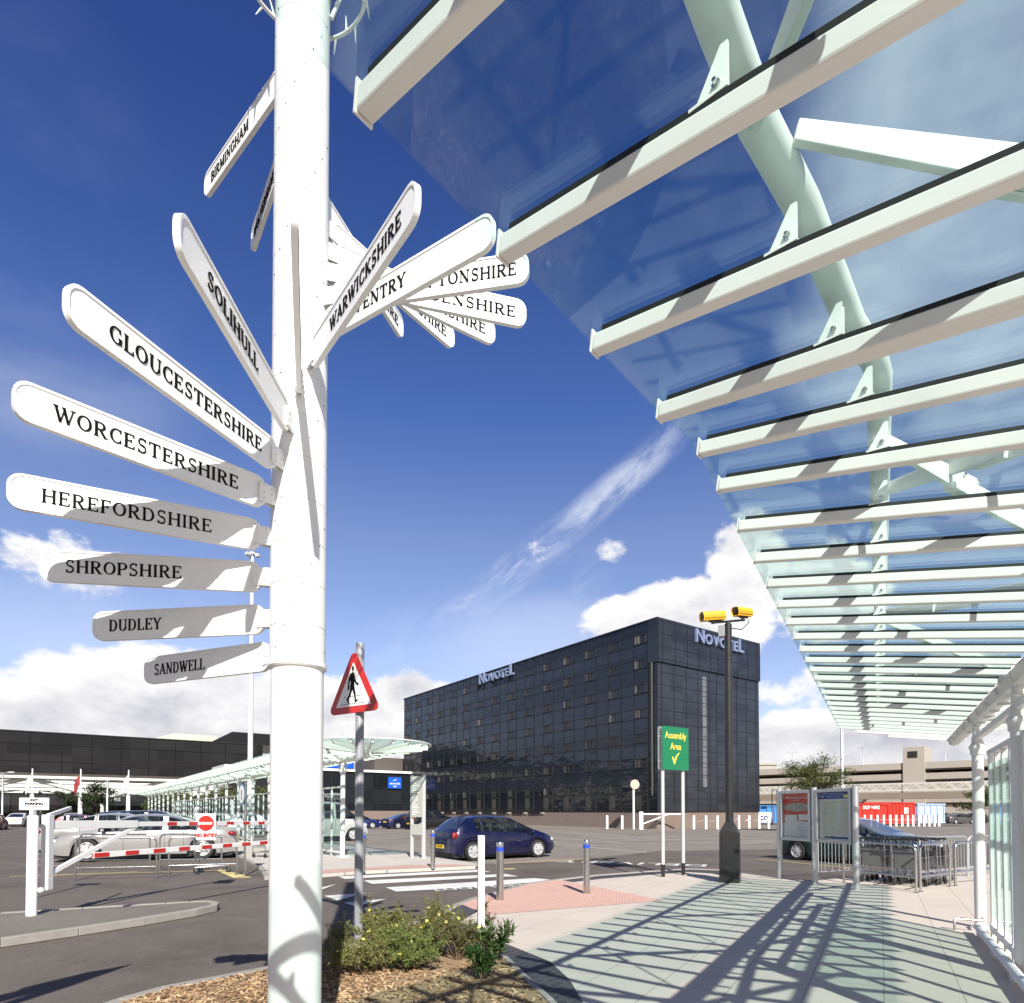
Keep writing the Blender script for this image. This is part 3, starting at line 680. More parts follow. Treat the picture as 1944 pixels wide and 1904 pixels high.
for k in range(NB): ST.append((E0 + CD * (.494 * k), CP))
WN, ZB = 1.70, 3.088
wp = wing(root, ST[:-2], WN, ZB)
# the last beams die away along the far end
for k, f in ((NB - 2, .86), (NB - 1, .55)):
    e = E0 + CD * (.494 * k); a = V((e.x, e.y, ZB + .033)); b = a + V((CP.x, CP.y, -TILT)) * WN; a2 = b + (a - b) * f
    mb = MB(); mb.beam(a2, b, .05, .066); mb.build('roof_beam', M['canopyw'], root, bevel=.006)
# gutter and the rising wing beyond it
gp = [b + V((d[0], d[1], 0)) * .11 + V((0, 0, -.035)) for (a, b), (E, d) in zip(wp, ST)]
bend = [gp[0], gp[7], gp[8], gp[9], gp[10], gp[11], E0 + CD * (.494 * (NB - .3)) + CP * (WN + .11) + V((0, 0, ZB + .033 - TILT * WN - .035))]
gutter_run(root, bend)
ST2 = []
for (a, b), (E, d) in zip(wp, ST):
    g = b + d * .22; ST2.append((g + d * WN, -d))
right = []
for E, d in ST2:
    a = V((E[0], E[1], ZB + .033)); b = a + V((d[0], d[1], -TILT)) * WN; right.append((a, b))
    mb = MB(); mb.beam(a, b, .05, .066); mb.build('roof_beam', M['canopyw'], root)
for i in range(len(right) - 1):
    (a, b), (c, d) = right[i], right[i + 1]; zt = V((0, 0, .05)); g = (c - a).normalized() * .004
    p = [a + g + zt, b + g + zt, d - g + zt, c - g + zt]; mb = MB(); mb.hexa(p + [q + V((0, 0, .01)) for q in p]); mb.build('glass_pane', CL, root)
# main tubes above the glass, one over each wing
TZ = 3.30
tp_ = [V((E.x, E.y, 0)) + V((d.x, d.y, 0)) * .60 + V((0, 0, TZ)) for E, d in ST[:8]]
tube1 = [tp_[0], tp_[4], V((.452, 1.34, TZ)), V((.60, 1.525, TZ)), V((.817, 1.75, TZ)), V((1.18, 2.18, TZ)), V((1.405, 2.40, TZ)), V((1.405, 2.40, TZ)) + CD * 10.1]
fine = [V((-1.6, -.9, TZ)), V((.13, .9, TZ)), V((.31, 1.15, TZ))] + tube1[2:6]
p5, p6 = tube1[6], tube1[7]
fine += [p5 - (p5 - tube1[5]).normalized() * .05, p5 + CD * .05, p6]
mb = MB(); mb.tube(fine, .046, 20); mb.build('main_tube', M['canopyw'], root, smooth=50)
tube2 = [q + V((0, 0, 0)) for q in []]
off = lambda p, d: p + d * (2 * (WN + .11) - 1.26)
t2 = [off(tp_[0], near_d), off(tp_[7], near_d), off(V((1.405, 2.40, TZ)), V((.83, -.558, 0))), off(V((1.405, 2.40, TZ)) + CD * 10.1, CP)]
mb = MB(); mb.tube(t2, .052, 14); mb.build('main_tube', M['canopyw'], root, smooth=50)
# brackets that hang each beam from the tube
def closest_on(path, E, d):
    best = None
    for i in range(len(path) - 1):
        a, b = path[i], path[i + 1]; u = b - a; den = d.x * u.y - d.y * u.x
        if abs(den) < 1e-6: continue
        s_ = ((a.x - E.x) * u.y - (a.y - E.y) * u.x) / den; t_v = ((a.x - E.x) * d.y - (a.y - E.y) * d.x) / den
        if -.02 <= t_v <= 1.02 and s_ > 0 and (best is None or s_ < best): best = s_
    return best
for E, d in ST[2:-2]:
    s_ = closest_on(fine, E, d)
    if not s_: continue
    p = E + d * s_; zb = ZB + .054 - TILT * s_ + .014; side = V((-d.y, d.x, 0))
    X = frame(V((p.x, p.y, zb)), d, (0, 0, 1))
    mb = MB(); mb.prism([(-.05, 0), (.032, 0), (.032, .115), (.016, .115)], -.004, .004, X); mb.box((-.005, .004, 0), (.085, .007, .04), X=X)
    b = mb.build('bracket', M['canopyw'], root)
    mb = MB(); Xb = X @ MX.Translation((.008, .034, 0)); mb.lathe([(.010, -.012), (.010, .010), (.005, .011), (.005, .020)], n=6, X=Xb); mb.build('bolt', M['steel'], b)
# columns with splayed arms up to the tubes
colp = [V((6.44, 8.80, 0)), V((4.91, 6.16, 0)), V((3.38, 3.52, 0)), V((2.46, 1.50, 0)), V((.55, -.45, 0))]
ZC = 2.47
for i, p in enumerate(colp):
    column(root, p, ZC)
    mb = MB(); mb.lathe([(.085, 0), (.10, .03), (.10, .06), (.075, .09), (.06, .16), (.05, .50)], (p.x, p.y, ZC - .03), 18); mb.build('capital', M['canopyw'], root, smooth=40)
    dd, ee = (CP, CD) if i < 3 else ((V((.83, -.558, 0)), V((.57, .82, 0))) if i == 3 else (near_d, near_e))
    for sg in (-1, 1):
        for side in (-1, 1):
            st_ = V((p.x, p.y, 2.93))
            e = V((p.x, p.y, TZ - .03)) + dd * side * 1.20 + ee * sg * 1.52
            if i == 3 and side == -1: e = V((.72, 1.60, TZ + .02)) if sg < 0 else V((1.98, 3.36, TZ + .0))
            if e.y < -2: continue
            t = (e - st_); L = t.length; t.normalize(); sd = V((-t.y, t.x, 0)).normalized(); u = t.cross(sd) * -1
            if u.z < 0: u = -u
            # tapered plate in two bolted lengths
            A = st_ + t * .05; B_ = e
            def ring(q, hh, ww): return [q - sd * ww - u * hh, q + sd * ww - u * hh, q + sd * ww + u * hh, q - sd * ww + u * hh]
            mid = A.lerp(B_, .72)
            mb = MB(); mb.hexa(ring(A, .045, .012) + ring(mid, .052, .012)); mb.hexa(ring(mid + sd * .026 - t * .16, .052, .012) + ring(B_ + sd * .026, .028, .012))
            mb.build('arm', M['canopyw'], root, bevel=.004)
            mb = MB()
            for q in (-.06, -.16):
                for v in (.03,):
                    Xq = MX.Translation(mid + t * q + u * v - sd * .02) @ sd.to_track_quat('Z', 'Y').to_matrix().to_4x4(); mb.lathe([(.015, -.012), (.015, .0), (.008, .001), (.008, .07)], n=6, X=Xq)
            mb.build('bolts', M['steel'], root)
# rail along the column heads under the gutter
mb = MB(); a = colp[3] + V((0, 0, 2.62)); mb.beam(a, colp[2] + V((0, 0, 2.62)), .07, .07); mb.beam(colp[2] + V((0, 0, 2.62)), colp[0] + CD * .35 + V((0, 0, 2.62)), .07, .07)
for k in range(16): p = colp[0] - CD * (.55 * k - .2) + V((0, 0, 2.72)); mb.beam(p - CP * .10, p + CP * .10, .03, .03)
mb.build('head_rail', M['canopyw'], root, bevel=.006)
mb = MB(); b0 = colp[0] - CP * .33 - CD * .42; mb.tube([b0 + V((0, 0, -.02)), b0 + V((0, 0, .13)), b0 + V((.02, .02, .16)), b0 + CP * .33 + V((0, 0, .16)) - CD * .02, colp[0] - CD * .15 + V((0, 0, .16)), ], .017, 8); mb.build('guard_hoop', M['steel'], root, smooth=50)
adopt(root)
# glass screens between the columns
def screen(p0, p1, label, n=5, htop=2.33, grp=None, det=True, name='glass_screen'):
    r = thing(name, label, 'glass screen', p0, 0, grp); t = (p1 - p0).normalized(); L = (p1 - p0).length; sd = t.cross(V((0, 0, 1)))
    for i in range(n + 1):
        q = p0 + t * (L * i / n); mb = MB(); mb.beam(q + V((0, 0, .0)), q + V((0, 0, htop - .03)), .05, .07, t); mb.build('post', M['canopyw'], r, bevel=.005 if det else 0)
    for i in range(n):
        q0, q1 = p0 + t * (L * i / n + .04), p0 + t * (L * (i + 1) / n - .04)
        mb = MB(); mb.beam((q0) + V((0, 0, 1.24)), q1 + V((0, 0, 1.24)), .012, htop - .42); mb.build('glass_pane', SCR, r)
    for nm, zz, hh in (('top_rail', htop, .06), ('bottom_rail', .16, .08)):
        mb = MB(); mb.beam(p0 - t * .03 + V((0, 0, zz)), p1 + t * .03 + V((0, 0, zz)), .075, hh); mb.build(nm, M['canopyw'], r, bevel=.005 if det else 0)
    if det:
        mb = MB()
        for i in range(n + 1):
            q = p0 + t * (L * i / n); mb.beam(q + V((0, 0, .07)), q - sd * .24 + V((0, 0, .07)), .05, .05)
        mb.build('foot_bracket', M['canopyw'], r)
    adopt(r); return r
s1 = screen(colp[0] - CD * .95 + CP * .03, colp[1] + CD * .12 + CP * .03, 'glass screen with white mullions between the two columns at the right edge', 4)
s2 = screen(colp[1] - CD * .12 + CP * .03, colp[2] + CD * .12 + CP * .03, 'glass screen with white mullions behind the right edge column nearest the viewer', 4)
r = thing('perch_rail', 'low rounded white rail at the foot of the glass screens', 'rail', colp[0] - CD * .62 - CP * .10)
a = colp[0] - CD * .62 - CP * .10; b = colp[2] - CP * .10
mb = MB(); mb.tube([a + V((0, 0, .10)), b + V((0, 0, .10))], .045, 14); mb.build('tube', M['canopyw'], r, smooth=50)
mb = MB()
for k in range(5): q = a.lerp(b, .04 + .22 * k); mb.beam(q + V((0, 0, -.01)), q + V((0, 0, .08)), .05, .05)
mb.build('feet', M['canopyw'], r); adopt(r)
# ------------------------------------------------------------------ far canopy with its rounded end
FO = V((-4.75, 20.6, 0)); FU = V((-.577, .817, 0)); FP = V((.817, .577, 0)); WF, ZF, ZG = 1.86, 3.64, 3.44
fr_ = thing('far_canopy', 'long glass canopy with rounded end running off across the road to the terminal', 'canopy', FO)
FW = mat('canopy_white_far', (.70, .71, .66), .5, var=.04, dirt=.08, scale=2)
Lf, nf = 66.0, 110
allst = []
for sgn in (-1, 1):
    st = [(FO + FU * (.6 * k) + FP * sgn * WF, -FP * sgn) for k in range(nf)]
    allst.append(st)
    mb = MB() if False else None
    for k, (E, d) in enumerate(st):
        if k < 24 or (k < 40 and sgn < 0):
            a = V((E.x, E.y, ZF)); b = V((E.x, E.y, 0)) + d * (WF - .1) + V((0, 0, ZG + .05)); mb = MB(); mb.beam(a, b, .06, .085); mb.build('roof_beam', FW, fr_)
    far_mb = MB()
    for k, (E, d) in enumerate(st):
        if not (k < 24 or (k < 40 and sgn < 0)):
            a = V((E.x, E.y, ZF)); b = V((E.x, E.y, 0)) + d * (WF - .1) + V((0, 0, ZG + .05)); far_mb.beam(a, b, .06, .085)
    o = far_mb.build('roof_beam', FW, fr_); o['kind'] = 'stuff'
    mb = MB(); z1, z0 = ZF + .06, ZG + .11
    for k in range(0, nf - 1):
        E, d = st[k]; E2_, _ = st[k + 1]; g = FU * .02
        p = [V((E.x, E.y, z1)) + g, V((E.x, E.y, 0)) + d * (WF - .1) + V((0, 0, z0)) + g, V((E2_.x, E2_.y, 0)) + d * (WF - .1) + V((0, 0, z0)) - g, V((E2_.x, E2_.y, z1)) - g]
        mb.hexa(p + [q + V((0, 0, .012)) for q in p])
    mb.build('glass_roof', CL, fr_)
    mb = MB(); mb.tube([FO + FP * sgn * WF * .62 + V((0, 0, ZF + .13)), FO + FP * sgn * WF * .62 + FU * Lf + V((0, 0, ZF + .13))], .055, 8); mb.build('main_tube', FW, fr_, smooth=60)
    mb = MB()
    for k in range(0, 90):
        p = FO + FU * (.6 * k) + FP * sgn * WF * .62; mb.beam(p + V((0, 0, ZF - .02)), p + V((0, 0, ZF + .12)), .012, .09, FU)
    mb.build('brackets', FW, fr_)
# rounded end: radial beams and a fan of glass
nfan = 11; ctr = FO - FU * .15
for i in range(nfan):
    th = pi * i / (nfan - 1); dd = (FP * cos(th) - FU * sin(th)); a = ctr + dd * .12 + V((0, 0, ZG + .05)); b = ctr + dd * (WF + .1) + V((0, 0, ZF + .02))
    mb = MB(); mb.beam(a, b, .06, .085); mb.build('fan_beam', FW, fr_)
mb = MB(); nseg = 30
for i in range(nseg):
    t0, t1 = pi * i / nseg, pi * (i + 1) / nseg; d0 = FP * cos(t0) - FU * sin(t0); d1 = FP * cos(t1) - FU * sin(t1)
    p = [ctr + d0 * .15 + V((0, 0, ZG + .12)), ctr + d0 * (WF + .16) + V((0, 0, ZF + .09)), ctr + d1 * (WF + .16) + V((0, 0, ZF + .09)), ctr + d1 * .15 + V((0, 0, ZG + .12))]
    mb.hexa(p + [q + V((0, 0, .012)) for q in p])
mb.build('fan_glass', CL, fr_)
mb = MB(); mb.tube([ctr + (FP * cos(pi * i / 24) - FU * sin(pi * i / 24)) * (WF + .18) + V((0, 0, ZF + .10)) for i in range(25)], .022, 8); mb.build('rim', FW, fr_, smooth=60)
mb = MB(); mb.tube([FO - FU * .5 + V((0, 0, ZG - .03)), FO - FU * .3 + V((0, 0, ZG - .03)), FO + FU * Lf + V((0, 0, ZG - .03))], [.06, .10, .10], 10); mb.build('gutter', FW, fr_, smooth=60)
fcol = [FO + FU * (2.0 + 3.2 * k) for k in range(20)]
for p in fcol:
    column(fr_, p, ZG - .15, .085)
    mb = MB()
    for sg in (-1, 1):
        for s2_ in (-1, 1):
            pts = [p + V((0, 0, ZG - .62)), p + FU * sg * .14 + FP * s2_ * .05 + V((0, 0, ZG - .45)), p + FU * sg * .22 + FP * s2_ * .08 + V((0, 0, ZG - .25)), p + FU * sg * .16 + V((0, 0, ZG - .10))]
            mb.tube(pts, .025, 6)
    mb.build('column_head', FW, fr_, smooth=60)
    mb = MB(); mb.box((p.x, p.y, .03), (.34, .34, .05), A_GY); mb.build('base_plate', FW, fr_)
    for s2_ in (-1, 1):
        mb = MB()
        for sg in (-1, 1): mb.beam(p + V((0, 0, ZG - .1)), p + FP * s2_ * WF * .62 + FU * sg * 1.3 + V((0, 0, ZF + .1)), .03, .10)
        mb.build('arm', FW, fr_)
adopt(fr_)
for k in range(13):
    a, b = fcol[k] + FU * .12, fcol[k + 1] - FU * .12
    lab = 'glass screen under the far canopy beside its first column' if k == 0 else 'pale glass screen in the row under the far canopy'
    s_ = screen(a, b, lab, 3, 2.45, 'glass screens under the far canopy', det=False)
    if k == 0: s_['label'] = 'end glass screen under the rounded end of the far canopy'
    else: s_['label'] = 'pale glass screen in the row under the far canopy, behind its end screen'
# ================================================================== BUILDINGS
def cell_glass(name, base, var, cw, ch, rz, rough=.06, wav=.10, tints=None):
    """curtain wall glass: dark panels that differ a little from pane to pane, each one slightly warped"""
    m = bpy.data.materials.new(name); m.use_nodes = True; t = m.node_tree; k = NT(t); p = t.nodes['Principled BSDF']
    co = k.n('ShaderNodeTexCoord').outputs['Object']
    sp = k.n('ShaderNodeSeparateXYZ', i_0=co)
    u = k.m('ADD', k.m('MULTIPLY', sp.outputs[0], cos(rz)), k.m('MULTIPLY', sp.outputs[1], sin(rz)))
    cu, cv = k.m('FLOOR', k.m('DIVIDE', u, cw)), k.m('FLOOR', k.m('DIVIDE', sp.outputs[2], ch))
    cb = k.n('ShaderNodeCombineXYZ', i_0=cu, i_1=cv, i_2=0.0)
    wn = k.n('ShaderNodeTexWhiteNoise', i_Vector=cb.outputs[0]); wn.noise_dimensions = '3D'
    c = k.mix(wn.outputs['Value'], rgb(*[q * (1 - var) for q in base]), rgb(*[q * (1 + var) for q in base]))
    k.set(p.inputs['Base Color'], c); p.inputs['Specular IOR Level'].default_value = .58
    k.set(p.inputs['Roughness'], k.m('ADD', rough, k.m('MULTIPLY', wn.outputs['Value'], .04)))
    off = k.vm('MULTIPLY', wn.outputs['Color'], (7, 7, 7))
    w = k.noise(k.vm('ADD', k.vm('MULTIPLY', co, (.55, .55, .9)), off), 1.0, 2, .5)
    b = k.n('ShaderNodeBump', i_Strength=wav, i_Distance=.25, i_Height=w); t.links.new(b.outputs[0], p.inputs['Normal'])
    return m
# ---- hotel
HC = V((13.75, 60.2, RD)); HL, HWD, HH = 54.0, 16.3, 20.0; ZP = 1.62
hotel = thing('hotel_building', 'dark blue-black glass hotel block with raised silver roof lettering', 'building', HC, A_GX)
# local frame: +x along the end wall, +y along the long wall (away), front corner at the origin
hg = cell_glass('hotel_glass', (.011, .014, .021), .60, 1.8, 1.0, 0, .06, .16); hg2 = cell_glass('hotel_glass_end', (.017, .020, .028), .35, 1.8, 1.2, 0, .14, .06)
brick = block_mat('hotel_brick', [(.19, .13, .105), (.235, .165, .135)], (.25, .22, .2), .23, .077, (pi / 2, 0, 0), .5, .012, stain=.3)
FL = 2.42
mb = MB(); mb.cur = 0; mb.box((HWD / 2, HL / 2, (ZP + HH) / 2), (HWD, HL, HH - ZP)); 
o = mb.build('curtain_wall', [hg], hotel)
mb = MB(); mb.box((HWD / 2 - .02, HL / 2 + .02, ZP / 2 - .2), (HWD - .04, HL - .1, ZP + .4)); mb.build('plinth', brick, hotel)
mb = MB(); mb.box((HWD / 2, .0, (ZP + HH) / 2), (HWD - .06, .06, HH - ZP)); mb.build('end_wall', hg2, hotel)
# deeper band at the top of the end wall and round the corner
mb = MB(); mb.box((HWD / 2, -.10, HH - 2.05), (HWD + .22, .26, 4.1)); mb.box((-.055, .54, HH - 2.05), (.11, 1.02, 4.1)); mb.build('parapet_band', hg2, hotel)
mb = MB(); mb.box((HWD / 2, HL / 2, HH + .06), (HWD + .3, HL + .4, .12)); mb.build('coping', mat('coping_blue_black', (.02, .025, .04), .4), hotel)
fm = mat('mullion_black', (.012, .014, .018), .45, var=.2)
mb = MB(); nC = 30
ys = [1.1 + 1.8 * i for i in range(nC)]; zr = []
for f in range(8):
    zb = HH - 1.05 - 1.0 - FL * f
    zr += [zb + 1.0, zb]
zr = [z for z in zr if z > ZP + .1] + [ZP]
for y in ys: mb.box((-.012, y, (ZP + HH) / 2), (.06, .07, HH - ZP))
for z in zr: mb.box((-.010, HL / 2, z), (.05, HL, .06))
xs_ = [.0, .62, 2.4, 4.2, 6.0, 7.85, 9.0, 10.7, 12.4, 14.1, 15.8, 16.3]
for x in xs_: mb.box((x, -.012 if True else 0, (ZP + HH - 4.1) / 2), (.07, .10, HH - 4.1 - ZP)); mb.box((x, -.235, HH - 2.05), (.07, .06, 4.1))
z = ZP + .05
zz = [ZP + .05 + 1.21 * i for i in range(16)]
for z in zz:
    if z < HH - 4.2: mb.box((HWD / 2, -.035, z), (HWD, .05, .06))
    elif z < HH: mb.box((HWD / 2, -.233, z), (HWD + .2, .05, .06)); 
mb.build('mullions', fm, hotel)
# bedroom windows: framed opening with a curtain drawn to one side
cur = mat('curtain', (.058, .057, .058), .9, var=.35, scale=3); curs = [cur, cur, mat('curtain_dark', (.025, .026, .028), .9), mat('curtain_dark', (.025, .026, .028), .9), mat('curtain_mid', (.10, .098, .092), .9, var=.3), mat('curtain_pale', (.17, .165, .15), .9)]; fr_m = mat('window_frame_dark', (.03, .03, .033), .5); wg = mat('window_dark_glass', (.02, .022, .026), .08, var=.3, spec=.6)
rw = random.Random(5); wins = []
for f in range(8):
    zb = HH - 1.05 - 1.0 - FL * f
    if zb < ZP: continue
    for j in range(15):
        y0 = ys[2 * j] + .06; y1 = y0 + 1.70
        if y1 > HL: continue
        wins.append((f, j, zb + .06, y0, y1))
wins.sort(key=lambda w: w[3])
stuff_f, stuff_c = MB(), MB()
def win_geo(mf, mc, zb, y0, y1, hi=.92, m2=None):
    xo = -.045
    w = y1 - y0
    for a, b in ((y0, y0 + .06), (y0 + w * .48, y0 + w * .48 + .05), (y0 + w * .74, y0 + w * .74 + .05), (y1 - .06, y1)): mf.box((xo, (a + b) / 2, zb + hi / 2), (.07, b - a, hi))
    mf.box((xo, (y0 + y1) / 2, zb + .03), (.07, w, .05)); mf.box((xo, (y0 + y1) / 2, zb + hi - .03), (.07, w, .05))
    k = rw.random(); cw = w * (.24 if k < .6 else (.36 if k < .85 else .12))
    n = 7
    y = y1 - .08 - cw
    for i in range(n): mc.box((-.022 - (.008 if i % 2 else 0), y1 - .07 - cw * (i + .5) / n, zb + hi / 2), (.014, cw / n, hi - .1))
    if k > .55 and m2: m2.box((-.022, y0 + .12, zb + hi / 2), (.014, w * .1, hi - .1))
for q, (f, j, zb, y0, y1) in enumerate(wins):
    if q < 98:
        mf, mc, m2 = MB(), MB(), MB(); win_geo(mf, mc, zb, y0, y1, m2=m2); a = mf.build('window', fr_m, hotel); cu_ = rw.choice(curs); mc.build('curtain', cu_, a); m2.v and m2.build('curtain', cu_, a)
    else: win_geo(stuff_f, stuff_c, zb, y0, y1)
o = stuff_f.build('window_row', fr_m, hotel); o['kind'] = 'stuff'; o2 = stuff_c.build('curtain', cur, o); o2['kind'] = 'stuff'
# ground floor windows
for j in range(12):
    y0 = ys[2 * j] + .06; mf, mc = MB(), MB()
    mf.box((-.04, y0 + .85, ZP + .10), (.06, 1.7, .08)); mf.box((-.04, y0 + .85, ZP + 1.72), (.06, 1.7, .08)); mf.box((-.04, y0 + .04, ZP + .9), (.06, .08, 1.7)); mf.box((-.04, y0 + 1.66, ZP + .9), (.06, .08, 1.7))
    mc.box((-.02, y0 + 1.2, ZP + .9), (.014, .75, 1.4)); a = mf.build('ground_floor_window', fr_m, hotel); mc.build('curtain', mat('net_curtain', (.045, .044, .038), .9, var=.5, scale=1.2), a)
mb = MB()
for j in range(9): mb.box((-.06, 19 + 3.4 * j, ZP - .16), (.14, 2.1, .24))
mb.build('vent_slots', mat('slot_black', (.008, .008, .008), .8), hotel)
mb = MB()
for j in range(10): mb.box((-.05, 17.4 + 3.4 * j, ZP - .16), (.16, .5, .2))
mb.build('vent_lintels', M['concrete'], hotel)
mb = MB()
xw = 7.0
for i in range(11): mb.box((xw, -.03, HH - 5.2 - i * 1.02), (.62, .05, .96))
mb.build('stair_window', mat('frosted_glass', (.13, .135, .15), .3, var=.35, scale=.8), hotel)
mb = MB(); mb.tube([(-.12, .55, HH - 4.1), (-.12, .55, 3.2)], .11, 8); mb.build('corner_pipe', mat('pipe_olive', (.06, .058, .045), .6), hotel)
lblue = mat('sign_letter_silver', (.27, .33, .52), .35, .3, var=.25, scale=1.5); lside = mat('sign_letter_side', (.05, .09, .30), .4)
def roof_sign(X, sz):
    mb = MB(); vs, fs = text_mesh('N', sz, .16, .02, 'LEFT'); x = 0.0
    for i, c in enumerate('NOVOTEL'):
        s_ = sz * (1.32 if c in 'NL' else 1.0)
        v2, f2 = text_mesh(c, s_, .13, .022, 'LEFT'); x1 = max(v.x for v in v2)
        y0 = min(v.y for v in v2)
        mb.add([X @ V((v.x + x, v.y - y0, v.z)) for v in v2], f2); x += x1 + sz * .10
    return mb
X = MX.Translation((5.1, -.42, HH - 1.5)) @ MX.Rotation(pi / 2, 4, 'X')
roof_sign(X, 1.45).build('roof_lettering', lblue, hotel)
X = MX.Translation((-.30, 30.8, HH - 1.35)) @ MX.Rotation(-pi / 2, 4, 'Z') @ MX.Rotation(pi / 2, 4, 'X')
roof_sign(X, 1.45).build('roof_lettering', lblue, hotel)
# ---- low annexe left of the hotel
AX = thing('low_annexe', 'low dark glazed annexe with a blue sign left of the hotel', 'building', PY(762, 1552, 101), A_GX)
ag = cell_glass('annexe_glass', (.014, .017, .020), .4, 2.4, 2.2, 0, .05, .10)
mb = MB(); mb.box((-9, 4, 4.0), (34, 8, 6.0)); mb.build('glazed_wall', ag, AX)
mb = MB(); mb.box((-9, 4, .4), (34.2, 8.2, 1.3)); mb.build('plinth', brick, AX)
mb = MB(); mb.box((-9, 3.9, 7.15), (34.4, 8.4, .35)); mb.build('roof_fascia', M['white'], AX)
mb = MB(); mb.box((3, 9, 8.6), (10, 6, 2.6)); mb.build('plant_room', mat('plant_room_brown', (.09, .075, .065), .6), AX)
mb = MB()
for i in range(15): mb.box((-26 + 2.43 * i, -.04, 4), (.09, .08, 6))
for z in (2.2, 4.6): mb.box((-9, -.04, z), (34, .08, .09))
mb.build('mullions', fm, AX)
mb = MB(); mb.box((-1.3, -.25, 5.45), (2.2, .2, 1.75)); sg = mb.build('sign_panel', mat('sign_blue', (.012, .10, .62), .35, var=.05), AX)
mb = MB(); X = MX.Translation((-1.3, -.36, 5.3)) @ MX.Rotation(pi / 2, 4, 'X'); put_text(mb, 'NOVOTEL', .40, X, .01, .006); put_text(mb, 'BAR', .30, X @ MX.Translation((0, -.42, 0)), .01, .006)
mb.tube([(-1.7, -.37, 5.8), (-1.35, -.37, 5.84), (-.95, -.37, 6.1)], [.015, .06, .015], 6); mb.build('sign_lettering', M['whiteb'], sg)
# ---- terminal on the left
TC = V((-57.0, 95.0, RD)); term = thing('terminal_building', 'long low dark glass airport terminal behind the car park', 'building', TC, A_GX)
tg = cell_glass('terminal_glass', (.012, .012, .013), .35, 3.6, 1.6, 0, .10, .07); tg.node_tree.nodes['Principled BSDF'].inputs['Specular IOR Level'].default_value = .32
mb = MB(); mb.box((-24, 8, 9.9), (86, 16, 5.6)); mb.build('upper_glazing', tg, term)
mb = MB(); mb.box((-24, 8.1, 6.6), (86, 16, 1.1)); mb.build('brown_band', mat('terminal_brown', (.06, .05, .044), .4, var=.2, scale=.3), term)
pg = mat('terminal_grey_panel', (.34, .34, .35), .5, var=.1, scale=.4)
mb = MB()
for i in range(22): mb.box((-66 + 2.75 * i, -.1, 5.55), (2.68, .3, .98))
mb.build('grey_panels', pg, term)
mb = MB(); mb.box((-24, 9.0, 2.6), (86, 16, 5.2)); mb.build('ground_glazing', cell_glass('terminal_ground_glass', (.020, .023, .027), .5, 2.0, 2.5, 0, .06, .05), term)
mb = MB()
for i in range(24): mb.box((-66 + 3.6 * i, -.03, 9.9), (.10, .08, 5.6))
for z in (8.6, 11.0): mb.box((-24, -.03, z), (86, .08, .06))
for i in range(40): mb.box((-66 + 2.0 * i, .97, 2.6), (.08, .08, 5.2))
mb.build('mullions', mat('mullion_grey', (.010, .010, .010), .7, spec=.1), term)
for x0, x1 in ((-26, -17), (-4, 9), (13, 18)): mb = MB(); mb.box(((x0 + x1) / 2, -.03, 8.85), (x1 - x0, .06, 1.35)); mb.build('reflection_band', mat('reflection_black', (.006, .006, .007), .12), term)  # black rectangles painted in as dark reflections on the upper glazing
mb = MB(); mb.box((-24, 8, 12.74), (86.3, 16.3, .12)); mb.build('coping', fm, term)
# raised end with sloping shoulder, and the pale rooftop housing
mb = MB(); vs = [(11.0, 0, 12.7), (26, 0, 12.7), (26, 0, 14.6), (14.2, 0, 14.6)]; mb.prism([(p[0], p[2]) for p in vs], -16, -.02, MX.Rotation(pi / 2, 4, 'X')); mb.build('raised_end', tg, term)
mb = MB(); mb.prism([(2, 12.7), (14, 12.7), (13, 14.4), (6.5, 14.4)], -15, -6, MX.Rotation(pi / 2, 4, 'X')); mb.build('roof_housing', mat('cream_cladding', (.55, .52, .44), .7), term)
mb = MB(); mb.box((33, 8, 7.2), (13.8, 15, 14.4)); cb = mb.build('stair_tower', M['concrete'], term)
mb = MB(); mb.box((31.5, .4, 10.6), (7, .25, 2.4)); sg = mb.build('sign_panel', mat('sign_blue', (.012, .10, .62), .35), term)
mb = MB(); put_text(mb, 'TERMINAL', 1.1, MX.Translation((31.5, .25, 10.6)) @ MX.Rotation(pi / 2, 4, 'X'), .01, .02); mb.build('sign_lettering', M['whiteb'], sg)
def dim_letters(txt, x, z, sz):
    mb = MB(); put_text(mb, txt, sz, MX.Translation((x, .75, z)) @ MX.Rotation(pi / 2, 4, 'X'), .03, .0); mb.build('wall_lettering', M['ltgrey'], term)
dim_letters('Departures', -3.5, 3.5, 1.05); dim_letters('Airport', -32, 4.0, .95)
mb = MB(); mb.box((-30, -.5, 6.25), (21, .9, 1.25)); mb.build('white_screen', mat('white_cladding', (.80, .80, .79), .5, var=.04), term)
mb = MB()
for z in (6.0, 6.6, 7.2, 7.8): mb.beam((-18.8, -.6, z), (-15.6, -.6, z), .1, .1)
for x in (-18.8, -17.2, -15.6): mb.beam((x, -.6, 5.6), (x, -.6, 7.8), .1, .1)
mb.build('access_ladder', M['white'], term)
